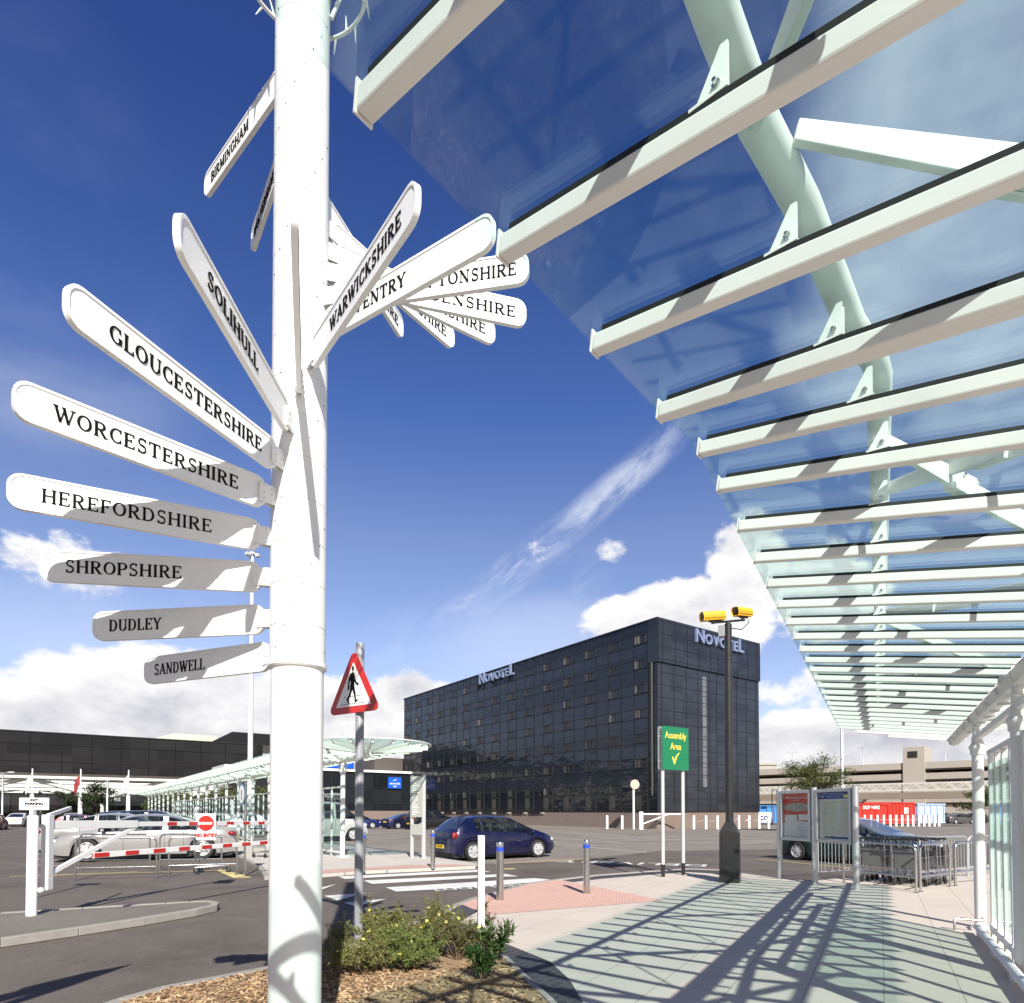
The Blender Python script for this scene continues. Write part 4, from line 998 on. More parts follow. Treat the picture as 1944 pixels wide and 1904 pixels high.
# ---- white slatted forecourt canopy in front of the terminal
FC = thing('forecourt_canopy', 'white slatted forecourt canopy with zigzag struts in front of the terminal', 'canopy', TC, A_GX)
mb = MB()
for i, (y, z) in enumerate([(-12, 5.9), (-9.5, 5.35), (-7, 4.95), (-4.5, 4.6), (-2, 4.3)]): mb.box((-18, y, z), (92, 1.2, .32))
mb.build('roof_slats', FW, FC)
for i in range(6):
    x0 = -66 + 15.5 * i; mb = MB()
    for sg in (-1, 1):
        pts = []
        for j in range(9): f = j / 8; pts.append((x0 + sg * 7.4 * f, -11.6, 3.3 + 2.4 * (1 - (1 - f) ** 1.5 if f < .0 else f ** .9)))
        mb.tube(pts, .28, 8); mb.tube([(x0, -11.5, 3.3), (x0 + sg * 7.0, -3, 4.6)], .16, 6)
    mb.tube([(x0, -11.6, 0), (x0, -11.6, 3.4)], .22, 8); mb.build('strut_tree', FW, FC, smooth=60)
# ---- multi-storey car park on the right
PD = V((-.725, .689, 0)); PN = V((.689, .725, 0)); PO = PY(1700, 1560, 104); PO.z = RD
cpk = thing('multi_storey_car_park', 'concrete multi-storey car park with dark open decks behind the skips', 'building', PO, math.atan2(-PD.y, -PD.x))
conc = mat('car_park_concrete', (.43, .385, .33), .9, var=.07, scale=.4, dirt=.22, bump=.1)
# local +x runs to the right (towards the viewer), +y away
Lc = 130
def bar(mb, z0, z1, y=0.0, d=16.0, x0=-60, x1=60): mb.box(((x0 + x1) / 2, y + d / 2, (z0 + z1) / 2), (x1 - x0, d, z1 - z0))
mb = MB(); bar(mb, 8.45, 9.5, 0, .5); bar(mb, 6.75, 7.75, 0, .5); bar(mb, 4.3, 6.05, 0, .5); bar(mb, 3.05, 4.05, 0, .5); bar(mb, 0, 2.35, 0, .5); mb.build('parapet', conc, cpk)
mb = MB()
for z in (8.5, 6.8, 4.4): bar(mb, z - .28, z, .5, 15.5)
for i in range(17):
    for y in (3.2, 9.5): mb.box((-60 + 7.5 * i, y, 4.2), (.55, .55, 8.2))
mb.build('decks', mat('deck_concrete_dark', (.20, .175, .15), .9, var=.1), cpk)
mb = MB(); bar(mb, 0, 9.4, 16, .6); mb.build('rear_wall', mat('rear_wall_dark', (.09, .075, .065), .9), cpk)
mb = MB(); mb.box((2.7, 2.6, 6.0), (3.0, 5.6, 12.0)); tw = mb.build('stair_tower', conc, cpk)
mb = MB(); mb.box((2.6, -.24, 10.8), (1.3, .1, 1.0)); mb.build('louvre', mat('louvre_black', (.02, .02, .02), .6), tw)
mb = MB()
for i in range(50):
    x = -58 + 2.4 * i
    if abs(x - 2.7) > 2.6: mb = MB(); mb.box((x, .3, 2.7), (2.0, .1, .68)); mb.build('window', mat('car_park_windows', (.13, .10, .075), .3, var=.5, scale=.3), cpk)
mb = MB()
for i in range(16): mb.box((-58 + 7.5 * i + 2, 6, 8.1), (1.6, .2, .12)); mb.box((-58 + 7.5 * i + 4, 8, 6.3), (1.6, .2, .12))
mb.build('deck_lights', mat('strip_light_cover', (.8, .8, .78), .4), cpk)
def lamp_post(p, h, label, head=1, grp=None, col=None, r=.06, name='lamp_post', cat='lamp post'):
    t = thing(name, label, cat, p, random.uniform(-.2, .2), grp); c = col or M['galv']
    mb = MB(); mb.lathe([(r * 1.5, 0), (r * 1.5, .8), (r, .85), (r * .65, h)], (0, 0, 0), 10); mb.build('pole', c, t, smooth=50)
    for i in range(head):
        sg = 1 if i == 0 else -1; mb = MB(); mb.tube([(0, 0, h - .02), (sg * .4, 0, h + .06)], r * .5, 6); mb.build('bracket', c, t)
        mb = MB(); mb.ball((sg * .75, 0, h + .08), (.42, .16, .09), 10, 6); mb.build('lamp_head', M['ltgrey'], t, smooth=60)
    return t
for i in range(6):
    p = cpk.matrix_world if False else None
    q = PO + (-PD) * (-32 + 12.5 * i) + PN * 9; lamp_post(V((q.x, q.y, 7.5)), 5.6, 'small lamp post on the car park roof deck', 2, 'lamps on the car park roof', r=.07)
tr = thing('control_tower', 'distant pale tower with a red band beside the hotel', 'tower', PY(1444, 1556, 190))
mb = MB(); mb.box((0, 0, 8), (7, 7, 16)); mb.box((0, 0, 16.3), (7.6, 7.6, .6)); mb.build('shaft', M['concrete'], tr)
mb = MB(); mb.box((0, -.1, 11.0), (7.2, 7.2, 1.0)); mb.build('band', M['red'], tr)
mb = MB()
for z in (13, 14.4):
    for x in (-2, 0, 2): mb.box((x, -3.56, z), (.6, .2, .8))
mb.build('windows', fm, tr)
# ---- elevated people-mover track
TK = thing('elevated_track', 'raised concrete track with white lattice railing crossing before the car park', 'track', PO - PN * 11, math.atan2(-PD.y, -PD.x))
mb = MB(); mb.box((0, 0, 3.95), (120, 2.2, .95)); mb.build('track_beam', mat('track_concrete', (.26, .215, .17), .9, var=.12, scale=.5, dirt=.3), TK)
mb = MB()
for y in (-1.2, 1.2):
    for z in (4.75, 5.75): mb.beam((-60, y, z), (60, y, z), .12, .12)
    for i in range(60):
        x = -60 + 2.0 * i; mb.beam((x, y, 4.75), (x + 1.0, y, 5.75), .1, .1); mb.beam((x + 1.0, y, 5.75), (x + 2.0, y, 4.75), .1, .1)
mb.build('lattice_rail', mat('lattice_white', (.66, .64, .60), .5), TK)
for x in (-46, -20, -3.5, 26):
    mb = MB(); mb.hexa([(x - 1.0, -.7, 0), (x + 1.0, -.7, 0), (x + 1.0, .7, 0), (x - 1.0, .7, 0), (x - .9, -.7, 2.3), (x + .9, -.7, 2.3), (x + .9, .7, 2.3), (x - .9, .7, 2.3)])
    mb.hexa([(x - 1.0, -.7, 2.3), (x + 1.0, -.7, 2.3), (x + 1.0, .7, 2.3), (x - 1.0, .7, 2.3), (x - 2.0, -1.1, 3.45), (x + 2.0, -1.1, 3.45), (x + 2.0, 1.1, 3.45), (x - 2.0, 1.1, 3.45)]); mb.build('pier', M['concrete'], TK)
# ================================================================== VEHICLES
def paint(name, col, metal=.35, rough=.28):
    if name in _m: return _m[name]
    m = bpy.data.materials.new(name); m.use_nodes = True; t = m.node_tree; k = NT(t); p = t.nodes['Principled BSDF']
    co = k.n('ShaderNodeTexCoord').outputs['Object']; sp = k.n('ShaderNodeSeparateXYZ', i_0=co)
    d = k.m('MULTIPLY', k.smooth(k.noise(co, 2.2, 6, .65, .3), .45, .8), .10)
    k.set(p.inputs['Base Color'], k.mix(d, rgb(*col), rgb(.20, .18, .15)))
    p.inputs['Metallic'].default_value = metal; k.set(p.inputs['Roughness'], k.m('ADD', rough, d))
    p.inputs['Coat Weight'].default_value = .8; p.inputs['Coat Roughness'].default_value = .05
    _m[name] = m; return m
def lerp_tab(tab, x):
    if x <= tab[0][0]: return tab[0][1]
    for (a, b), (c, d) in zip(tab, tab[1:]):
        if x <= c:
            f = (x - a) / (c - a); return b + (d - b) * f
    return tab[-1][1]
STYLE = {   # lengths as fractions of the length (0 rear .. 1 front), heights as fractions of the height
 'hatch': dict(top=[(0, .50), (.012, .62), (.055, .71), (.165, .95), (.25, .99), (.38, 1.0), (.50, .985), (.58, .935), (.765, .675), (.86, .615), (.945, .53), (.985, .43), (1, .36)],
               belt=[(0, .48), (.05, .62), (.2, .645), (.45, .62), (.74, .575), (.88, .535), (.97, .43), (1, .35)], bot=.125, wheels=(.185, .805), glass=(.20, .745), pill=(.265, .48), wind=(.57, .765), rear=(.05, .165)),
 'saloon': dict(top=[(0, .50), (.02, .66), (.06, .685), (.16, .715), (.30, .90), (.38, .975), (.48, 1.0), (.56, .985), (.63, .92), (.755, .685), (.85, .635), (.94, .56), (.985, .43), (1, .34)],
               belt=[(0, .48), (.06, .63), (.4, .645), (.74, .61), (.88, .56), (.97, .43), (1, .33)], bot=.13, wheels=(.195, .80), glass=(.205, .745), pill=(.40,), wind=(.60, .75), rear=(.165, .315)),
 'suv': dict(top=[(0, .46), (.012, .66), (.04, .80), (.09, .955), (.2, .99), (.4, 1.0), (.56, .985), (.63, .93), (.755, .69), (.88, .65), (.95, .58), (.985, .46), (1, .36)],
               belt=[(0, .46), (.04, .60), (.4, .62), (.74, .60), (.88, .575), (.97, .45), (1, .35)], bot=.17, wheels=(.19, .80), glass=(.06, .74), pill=(.24, .46), wind=(.615, .75), rear=(.02, .085)),
 'van': dict(top=[(0, .40), (.01, .8), (.03, .95), (.1, .985), (.4, 1.0), (.66, .985), (.72, .95), (.86, .62), (.93, .55), (.985, .42), (1, .3)],
               belt=[(0, .40), (.03, .56), (.4, .57), (.84, .55), (.93, .48), (1, .28)], bot=.13, wheels=(.2, .82), glass=(.5, .85), pill=(.62,), wind=(.73, .86), rear=(.002, .02)),
}
def car(label, style, L, Wd, H, col, loc, heading, group=None, cat='car', name='parked_car', wr=.315, detail=True, plate='', rim=5, glassm=None):
    st = STYLE[style]; r = thing(name, label, cat, loc, heading, group)
    gm = glassm or M['carglass']; N = 78 if detail else 44
    xw = [(w - .5) * L for w in st['wheels']]; ra = wr + .055; rows = []; X = []
    for i in range(N + 1):
        f = i / N; f = .5 - .5 * cos(pi * f) if False else f; X.append(f)
    for f in X:
        x = (f - .5) * L; zt = lerp_tab(st['top'], f) * H; zs = min(lerp_tab(st['belt'], f) * H, zt - .012)
        e = abs(2 * f - 1); w = Wd / 2 * (1 - .20 * max(0, (e - .72) / .28) ** 2.2) * (1 - .03 * e)
        zb = st['bot'] * H + .10 * max(0, (e - .8) / .2) ** 2
        arch = False
        for q in xw:
            if abs(x - q) < ra: zb = max(zb, wr * .98 + math.sqrt(ra * ra - (x - q) ** 2)); arch = True
        zb = min(zb, zs - .05)
        g = min(1, max(0, (zt - zs) / (.30 * H))); zmid = zb + .42 * (zs - zb)
        wc = w * (.93 - .15 * g)
        flare = .012 if arch else 0
        ring = [(w * .955 + flare, zb), (w + flare * .7, zmid), (w * .995, zb + .78 * (zs - zb)), (w * .955, zs), (wc, zs + (zt - zs) * (.86 if g > .3 else .62)), (wc * .80, zt - .018 * g - .008), (wc * .42, zt - .002), (0, zt)]
        rows.append((x, f, g, ring))
    m = 15; vs = []
    for x, f, g, ring in rows:
        for y, z in ring: vs.append((x, y, z))
        for y, z in ring[-2::-1]: vs.append((x, -y, z))
    body, sideL, sideR, ws, rs = [], [], [], [], []
    g0, g1 = st['glass']
    for i in range(N):
        f = (rows[i][1] + rows[i + 1][1]) / 2; gg = min(rows[i][2], rows[i + 1][2])
        for j in range(m - 1):
            q = (i * m + j, (i + 1) * m + j, (i + 1) * m + j + 1, i * m + j + 1); k = j if j < 7 else 13 - j
            if k == 3 and g0 < f < g1 and gg > .12 and not any(abs(f - p) < .012 for p in st['pill']): (sideL if j < 7 else sideR).append(q)
            elif k in (4, 5, 6) and st['wind'][0] < f < st['wind'][1]: ws.append(q) if k > 4 else body.append(q)
            elif k in (4, 5, 6) and st['rear'][0] < f < st['rear'][1]: rs.append(q) if k > 4 else body.append(q)
            else: body.append(q)
    body.append([j for j in range(m)][::-1]); body.append([N * m + j for j in range(m)])
    def sub(faces, nm, mt, sm=38):
        if not faces: return None
        idx = {}; fs = []; v2 = []
        for q in faces:
            ff = []
            for a in q:
                if a not in idx: idx[a] = len(v2); v2.append(vs[a])
                ff.append(idx[a])
            fs.append(ff)
        mb = MB(); mb.add(v2, fs); return mb.build(nm, mt, r, smooth=sm, fix=(nm == 'body'))
    P = paint('car_paint_%02d%02d%02d' % tuple(int(99 * c) for c in col), col)
    sub(body, 'body', P); sub(ws, 'windscreen', gm); sub(rs, 'rear_window', gm); sub(sideL, 'side_window', gm); sub(sideR, 'side_window', gm)
    mb = MB(); mb.box((0, 0, .42 * H * .62 + .02), (L * .93, Wd * .80, .40 * H)); mb.build('underbody', M['plast'], r)
    zs0 = .45 * H
    for fx in ((.50, .33) if style != 'van' else (.72,)):
        for sg in (-1, 1):
            mb = MB(); x = (fx - .5) * L; mb.hexa([(x - .12, sg * .36 - .23, zs0), (x + .02, sg * .36 - .23, zs0), (x + .02, sg * .36 + .23, zs0), (x - .12, sg * .36 + .23, zs0), (x - .24, sg * .36 - .20, zs0 + .27 * H), (x - .13, sg * .36 - .20, zs0 + .27 * H), (x - .13, sg * .36 + .20, zs0 + .27 * H), (x - .24, sg * .36 + .20, zs0 + .27 * H)])
            mb.box((x - .21, sg * .36, zs0 + .34 * H), (.08, .24, .13)); mb.build('seat', M['plast'], r, bevel=.02)
    mb = MB(); mb.box(((st['wind'][1] - .5) * L - .42, 0, .54 * H), (.45, Wd * .78, .12)); mb.build('dashboard', M['plast'], r)
    if style == 'hatch' or style == 'saloon' or style == 'suv':           # black pillars between the doors
        mb = MB()
        for p in st['pill']:
            x = (p - .5) * L; f = p; zt = lerp_tab(st['top'], f) * H; zs = lerp_tab(st['belt'], f) * H
            w = Wd / 2 * (1 - .03 * abs(2 * f - 1))
            for sg in (-1, 1): mb.beam((x, sg * (w * .955 + .004), zs - .01), (x, sg * (w * .78 + .006), zs + (zt - zs) * .86), .02, L * .024, V((0, sg, 0)))
        mb.build('door_pillar', M['plast'], r)
    for q in xw:
        for sg in (-1, 1):
            y = sg * (Wd / 2 - .115)
            Xw = MX.Translation((q, y, wr)) @ MX.Rotation(-sg * pi / 2, 4, 'X')
            mb = MB(); mb.lathe([(wr * .68, .085), (wr * .72, .10), (wr * .93, .10), (wr, .075), (wr, -.09), (wr * .6, -.10)], (0, 0, 0), 28 if detail else 16, X=Xw, cap=False); t_w = mb.build('wheel', M['rubber'], r, smooth=40)
            mb = MB(); mb.lathe([(wr * .70, .088), (wr * .66, .095), (wr * .62, .06), (wr * .60, .03), (.02, .03)], (0, 0, 0), 28 if detail else 14, X=Xw, cap=False)
            ns = rim if detail else 5
            for a in range(ns):
                c_ = 2 * pi * a / ns; d = V((cos(c_), sin(c_), 0)); n = V((-d.y, d.x, 0))
                p = [d * .03 - n * .03, d * wr * .66 - n * .045, d * wr * .66 + n * .045, d * .03 + n * .03]
                mb.hexa([Xw @ (v + V((0, 0, .035))) for v in p] + [Xw @ (v + V((0, 0, .075 if i in (1, 2) else .088))) for i, v in enumerate(p)])
            mb.lathe([(.055, .04), (.055, .092), (.02, .096)], (0, 0, 0), 12, X=Xw); mb.build('rim', M['alloy'], t_w, smooth=40)
    # lamps, mirrors, plates, handles, bumper strips
    zh = lerp_tab(st['belt'], .95) * H
    for sg in (-1, 1):
        mb = MB(); mb.ball((L * .462, sg * Wd * .355, zh * .93), (L * .032, Wd * .085, H * .055), 14, 8); mb.build('headlight', M['lens'], r, smooth=60)
        mb = MB(); ht = .56 if style != 'saloon' else .56
        mb.ball((-L * .468, sg * Wd * .425, ht * H), (L * .026, Wd * .040, H * (.078 if style in ('hatch', 'suv') else .05)), 14, 8); mb.build('tail_light', M['tail'], r, smooth=60)
        mb = MB(); xm = (st['wind'][1] - .5) * L - .18; mb.ball((xm, sg * (Wd / 2 + .07), lerp_tab(st['belt'], st['wind'][1]) * H + .07), (.07, .10, .065), 10, 6); mb.beam((xm, sg * Wd * .46, lerp_tab(st['belt'], st['wind'][1]) * H + .02), (xm, sg * (Wd / 2 + .02), lerp_tab(st['belt'], st['wind'][1]) * H + .05), .05, .04); mb.build('wing_mirror', P if style != 'van' else M['plast'], r, smooth=60)
        if detail:
            mb = MB()
            for f in (st['pill'][-1] - .05, st['pill'][0] - .03 if len(st['pill']) > 1 else st['pill'][0] - .03):
                w = Wd / 2; mb.box(((f - .5) * L, sg * (w * .995), lerp_tab(st['belt'], f) * H * .86), (.16, .03, .028))
            mb.build('door_handle', P, r, bevel=.006)
            mb = MB(); w = Wd / 2 + .003
            for f in (st['pill'][-1] + .0, st['pill'][-1] + .215, st['pill'][0] - .10):
                x = (f - .5) * L; zs = lerp_tab(st['belt'], f) * H; mb.box((x, sg * w * .992, (zs + .2 * H) / 2 + .02), (.008, .012, zs - .2 * H - .05))
            mb.build('door_seam', M['plast'], r)
    mb = MB(); mb.box((-L / 2 - .004, 0, H * (.31 if style != 'saloon' else .46)), (.02, .52, .115)); pl = mb.build('rear_number_plate', M['plate'], r)
    if plate:
        mb = MB(); put_text(mb, plate, .085, frame(V((-L / 2 - .016, 0, H * (.31 if style != 'saloon' else .46))), V((0, -1, 0)), V((0, 0, 1))), .001, .003); mb.build('plate_lettering', M['black'], pl)
    mb = MB(); mb.box((L / 2 - .012, 0, H * .27), (.03, .52, .11)); mb.build('front_number_plate', M['whiteb'], r)
    mb = MB(); mb.box((L * .485, 0, H * .40), (.05, Wd * .42, H * .07)); mb.build('grille', M['plast'], r)
    return r
def yaw(d): return math.atan2(d.y, d.x)
def G3(x, y): return G(x, y, RD)
rear_w, front_w = G3(897.5, 1634.3), G3(1026, 1628.0)
mid = (rear_w + front_w) / 2
car('dark blue hatchback parked beyond the zebra crossing beside the white lines', 'hatch', 4.45, 1.80, 1.55, (.004, .006, .046), mid + GY * .86 + GX * .0, A_GX, plate='LO51UHE', wr=.325, rim=6)
fw, rw_ = G3(163, 1636), G3(390.5, 1630.5); dv = (fw - rw_).normalized(); pv = V((dv.y, -dv.x, 0))
if pv.y < 0: pv = -pv
car('silver coupe-roofed saloon parked behind the red and white barrier booms', 'saloon', 5.75, 2.05, 1.60, (.37, .36, .352), (fw + rw_) / 2 + pv * .88 + dv * .05, yaw(dv), wr=.38, rim=7)
sv = (fw + rw_) / 2
car('silver car mostly hidden behind the coupe, red tail lamp showing at its left', 'saloon', 5.2, 2.0, 1.62, (.38, .37, .355), V((-15.6, 25.3, RD)), yaw(V((.95, .30, 0))), wr=.36)
car('black estate car behind the silver cars', 'suv', 5.2, 2.0, 1.72, (.012, .013, .018), V((-17.2, 30.6, RD)), yaw(V((.92, .38, 0))), wr=.36)
car('dark red car behind the barrier strut', 'hatch', 4.2, 1.75, 1.45, (.16, .02, .03), V((-28.6, 43.0, RD)), yaw(V((.9, .42, 0))), detail=False)
car('white car seen from behind on the far left, left of the EXIT PARKING sign', 'saloon', 4.6, 1.8, 1.5, (.62, .64, .68), PY(36, 1551, 72) * V((1, 1, 0)).x if False else V((PY(36, 1551, 70).x, 70, RD)), yaw(V((-.45, .9, 0))), detail=False)
car('silver car seen from behind, right of the EXIT PARKING sign', 'saloon', 4.6, 1.8, 1.5, (.50, .49, .46), V((PY(139, 1552, 66).x, 66, RD)), yaw(V((-.5, .86, 0))), detail=False)
car('red car cut off by the left picture edge', 'saloon', 4.6, 1.8, 1.45, (.20, .02, .02), V((PY(-14, 1556, 58).x, 58, RD)), yaw(V((-.5, .86, 0))), detail=False)
car('dark blue saloon parked by the low annexe, left of the grey direction board', 'saloon', 4.7, 1.82, 1.45, (.012, .016, .06), V((PY(770, 1560, 62).x, 62, RD)), yaw(V((.72, .69, 0))), detail=False, rim=7)
car('black off-roader parked behind the grey direction board', 'suv', 4.8, 1.93, 1.78, (.010, .010, .013), V((PY(818, 1560, 60).x, 60, RD)), yaw(V((.80, .6, 0))), wr=.38, detail=False)
car('blue saloon partly hidden behind the warning sign post', 'saloon', 4.6, 1.75, 1.42, (.020, .035, .16), V((PY(676, 1560, 62).x, 62, RD)), yaw(V((.86, .5, 0))), detail=False)
car('pale green van behind the end screen of the far canopy', 'van', 5.2, 2.0, 2.25, (.62, .66, .62), V((-10.9, 36.0, RD)), yaw(V((.82, .57, 0))), cat='van', name='parked_van', wr=.36)
car('dark green car parked behind the two notice boards', 'hatch', 4.85, 1.78, 1.50, (.006, .038, .040), V((10.75, 20.75, RD)) + V((.866, .5, 0)) * .62, yaw(V((.47, -.883, 0))), wr=.315, rim=7)
car('grey saloon parked in front of the car park at the right', 'saloon', 4.7, 1.8, 1.45, (.10, .10, .105), V((PY(1819, 1562, 84).x, 84, RD)), yaw(V((.96, .28, 0))), detail=False)
xs = [(1752, 92, (.02, .02, .022), 'black car in the row under the track, left of the grey saloon', 'hatch'), (1790, 95, (.03, .03, .03), 'black car in the row under the track, behind the grey saloon', 'saloon'), (1848, 96, (.05, .06, .05), 'dark green car in the row under the track, nearest the white column', 'hatch')]
for x, Y, c, lb, s_ in xs: car(lb, s_, 4.3, 1.75, 1.5, c, V((PY(x, 1560, Y).x, Y, RD)), yaw(V((-.6, .8, 0))), detail=False)
# cars glimpsed through the far canopy
for i, (x, Y, c) in enumerate([(300, 44, (.60, .60, .60)), (340, 46, (.55, .56, .57)), (432, 41, (.62, .63, .64)), (492, 37, (.60, .61, .62))]):
    car(['white car behind the far end of the canopy columns', 'pale silver car behind the middle canopy columns', 'white car showing between the canopy columns above the NO ENTRY sign', 'silver car behind the canopy column nearest the fingerpost'][i], 'hatch', 4.2, 1.75, 1.5, c, V((PY(x, 1560, Y).x, Y, RD)), yaw(V((.8, .6, 0))), detail=False)
# ================================================================== STREET FURNITURE
# ---- pedestrian crossing warning sign
WX = PY(681, 1700, 7.8); ws_ = thing('warning_sign', 'red triangular pedestrian crossing sign on a grey post behind the shrub', 'road sign', (WX.x, 7.8, 0))
mb = MB(); mb.lathe([(.052, -.1), (.052, 3.655), (.048, 3.665)], (0, 0, 0), 24); mb.build('post', M['grey'], ws_, smooth=40)
tri_r = V((.83, -.56, 0)).normalized(); TO = V((-.045, -.062, 2.80))
TO = V((0, 0, 2.80)) + tri_r.cross(V((0, 0, 1))) * .062 - tri_r * .03
def tri(s, r, n=7):                             # rounded triangle, side s, centred on its base line
    h = s * math.sqrt(3) / 2; pts = []
    for cx, cy, a0 in ((s / 2 - r * 1.732, r, -90), (0, h - 2 * r, 30), (-s / 2 + r * 1.732, r, 150)):
        for i in range(n): a = R(a0 + 120 * i / (n - 1)); pts.append((cx + r * cos(a), cy + r * sin(a)))
    return pts
XT = frame(TO, tri_r, (0, 0, 1)) @ MX.Scale(1.31, 4)
mb = MB(); mb.prism(tri(.70, .045), 0, .012, XT); pl = mb.build('sign_plate', M['red'], ws_, bevel=.002)
mb = MB(); mb.prism([(x, y + .064) for x, y in tri(.475, .004, 3)], .0125, .0145, XT); wf = mb.build('sign_face', M['whiteb'], pl)
man = [(-.004, .335), (.006, .348), (.006, .372), (-.002, .388), (-.014, .388), (-.022, .374), (-.022, .352), (-.012, .335), (-.016, .326), (-.044, .312), (-.062, .282), (-.070, .235), (-.078, .175), (-.074, .160), (-.062, .160), (-.056, .178), (-.050, .225), (-.042, .262), (-.040, .225), (-.046, .165),
       (-.062, .112), (-.094, .072), (-.082, .046), (-.066, .026), (-.058, .030), (-.064, .070), (-.036, .108), (-.014, .160), (.006, .112), (.016, .060), (.020, .032), (.026, .030), (.062, .052), (.060, .060), (.036, .062), (.030, .120), (.014, .185), (.010, .250), (.016, .228), (.042, .200), (.064, .190), (.070, .200), (.066, .212), (.040, .228), (.024, .262), (.010, .312), (-.004, .326)]
mb = MB(); mb.prism([(x * 1.0 + .004, y * .98 + .062) for x, y in man], .0150, .0162, XT)
for i in range(11): mb.prism([(-.16 + .029 * i + a, .083 + b) for a, b in ((0, 0), (.017, 0), (.017, .0075), (0, .0075))], .0150, .0162, XT)
for i in range(9):
    x = -.122 + .028 * i
    if i in (1, 5): continue
    mb.prism([(x + a, .153 + b) for a, b in ((0, 0), (.016, 0), (.016, .007), (0, .007))], .0150, .0162, XT)
mb.build('pictogram', M['black'], wf)
mb = MB()
for zz in (2.95, 3.2): mb.lathe([(.057, zz), (.057, zz + .035)], (0, 0, 0), 20); mb.box(tuple(tri_r.cross(V((0, 0, 1))) * .03 + V((0, 0, zz + .017))), (.10, .05, .03), A_GX)
mb.build('clip', M['galv'], ws_)
# ---- white marker post in the bed
MPP = G(913, 1823, .0); mp = thing('marker_post', 'square white marker post standing at the edge of the shrub bed', 'post', MPP, .25)
mb = MB(); mb.box((0, 0, .66), (.068, .068, 1.36)); mb.build('shaft', M['white'], mp, bevel=.006)
mb = MB()
for zz in (1.22, 1.02, .42): mb.ball((-.008, -.035, zz), (.006, .003, .006), 8, 4)
mb.box((.042, 0, 1.28), (.016, .05, .07)); mb.build('screws', M['dark'], mp)
# ---- second signpost, just outside the picture on the left: its pointed boards throw the shadow at the bottom left
sp2 = thing('fingerpost', 'second white fingerpost beyond the left picture edge, its pointed boards shadowing the road', 'signpost', (-3.68, 1.15, RD))
mb = MB(); mb.lathe([(.06, 0), (.06, 3.5), (.05, 3.52)], (-3.68, 1.15, RD), 18); mb.build('pole', M['white'], sp2, smooth=40)
for z0, b, tip in ((2.96, (-3.58, 1.30), (-3.31, 3.06)), (3.22, (-3.66, 1.32), (-3.27, 2.66)), (3.46, (-3.60, 1.32), (-3.22, 2.30))):
    q0, q1 = V((b[0], b[1], z0)), V((tip[0], tip[1], z0)); L_ = (q1 - q0).length; Xs = frame(q0, q1 - q0, (0, 0, 1))
    mb = MB(); mb.prism([(0, -.13), (L_ * .6, -.13), (L_, -.01), (L_, .01), (L_ * .6, .13), (0, .13)], -.01, .01, Xs); mb.beam(q0, V((-3.68, 1.15, z0)), .03, .06); f_ = mb.build('finger_board', M['whiteb'], sp2)
adopt(sp2)
# ---- stainless bollards
def bollard(p, label):
    t = thing('bollard', label, 'bollard', p, random.uniform(0, 1), 'steel bollards at the zebra crossing')
    mb = MB(); mb.lathe([(.066, -.02), (.066, .93), (.060, .932), (.060, .965), (.066, .967), (.066, 1.035), (.060, 1.045), (.03, 1.05)], (0, 0, 0), 28); mb.build('shaft', M['steel'], t, smooth=35)
    mb = MB(); mb.lathe([(.0672, .885), (.0672, .955)], (0, 0, 0), 28, cap=False); mb.build('band', M['blue'], t, smooth=60)
    return t
bollard(G(949.2, 1709.5), 'steel bollard with blue band on the pink paving beside the white marker post')
bollard(G(1113.7, 1697), 'steel bollard with blue band on the pink paving, standing farthest right')
bollard(G(821.5, 1647.5), 'steel bollard with blue band across the road behind the blue hatchback')
bollard(G(689, 1653.8), 'steel bollard with blue band across the road, half hidden by the warning sign post')
# ---- assembly area sign
a = G(1258.9, 1664.3); b = G(1297.5, 1659.6); ad = V((.82, .57, 0)).normalized()
b = a + ad * .74
AS = thing('assembly_area_sign', 'green assembly area sign with yellow tick on two pale posts', 'sign', a)
for q in (a, b):
    mb = MB(); mb.lathe([(.046, -.02), (.046, .30)], q, 18); mb.build('post_base', M['dark'], AS, smooth=40)
    mb = MB(); mb.lathe([(.044, .30), (.044, 3.66)], q, 18); mb.build('post', M['ltgrey'], AS, smooth=40)
nrm = ad.cross(V((0, 0, 1)))
c = a + ad * .40
def rrect(w, h, r, n=5):
    pts = []
    for cx, cy, a0 in ((w / 2 - r, h / 2 - r, 0), (-w / 2 + r, h / 2 - r, 90), (-w / 2 + r, -h / 2 + r, 180), (w / 2 - r, -h / 2 + r, 270)):
        for i in range(n): q = R(a0 + 90 * i / (n - 1)); pts.append((cx + r * cos(q), cy + r * sin(q)))
    return pts
XA = frame(c + nrm * .07 + V((0, 0, 3.155)), ad, (0, 0, 1))
mb = MB(); mb.prism(rrect(.96, 1.07, .04), -.006, .006, XA); fp = mb.build('front_panel', M['green'], AS)
mb = MB(); mb.prism(rrect(.96, 1.07, .04), -.006, .006, frame(c - nrm * .075 + V((0, 0, 3.155)), ad, (0, 0, 1))); mb.build('rear_panel', M['galv'], AS)
mb = MB()
for zz in (2.85, 3.45): mb.beam(c - ad * .44 + V((0, 0, zz)) + nrm * .045, c + ad * .44 + V((0, 0, zz)) + nrm * .045, .03, .04); mb.beam(c - ad * .44 + V((0, 0, zz)) - nrm * .055, c + ad * .44 + V((0, 0, zz)) - nrm * .055, .03, .04)
mb.build('rails', M['galv'], AS)
mb = MB(); XL = XA @ MX.Translation((0, 0, .0085))
put_text(mb, 'Assembly', .235, XL @ MX.Translation((0, .315, 0)), .0012, .002, sx=.86); put_text(mb, 'Area', .235, XL @ MX.Translation((0, .045, 0)), .0012, .002, sx=.86)
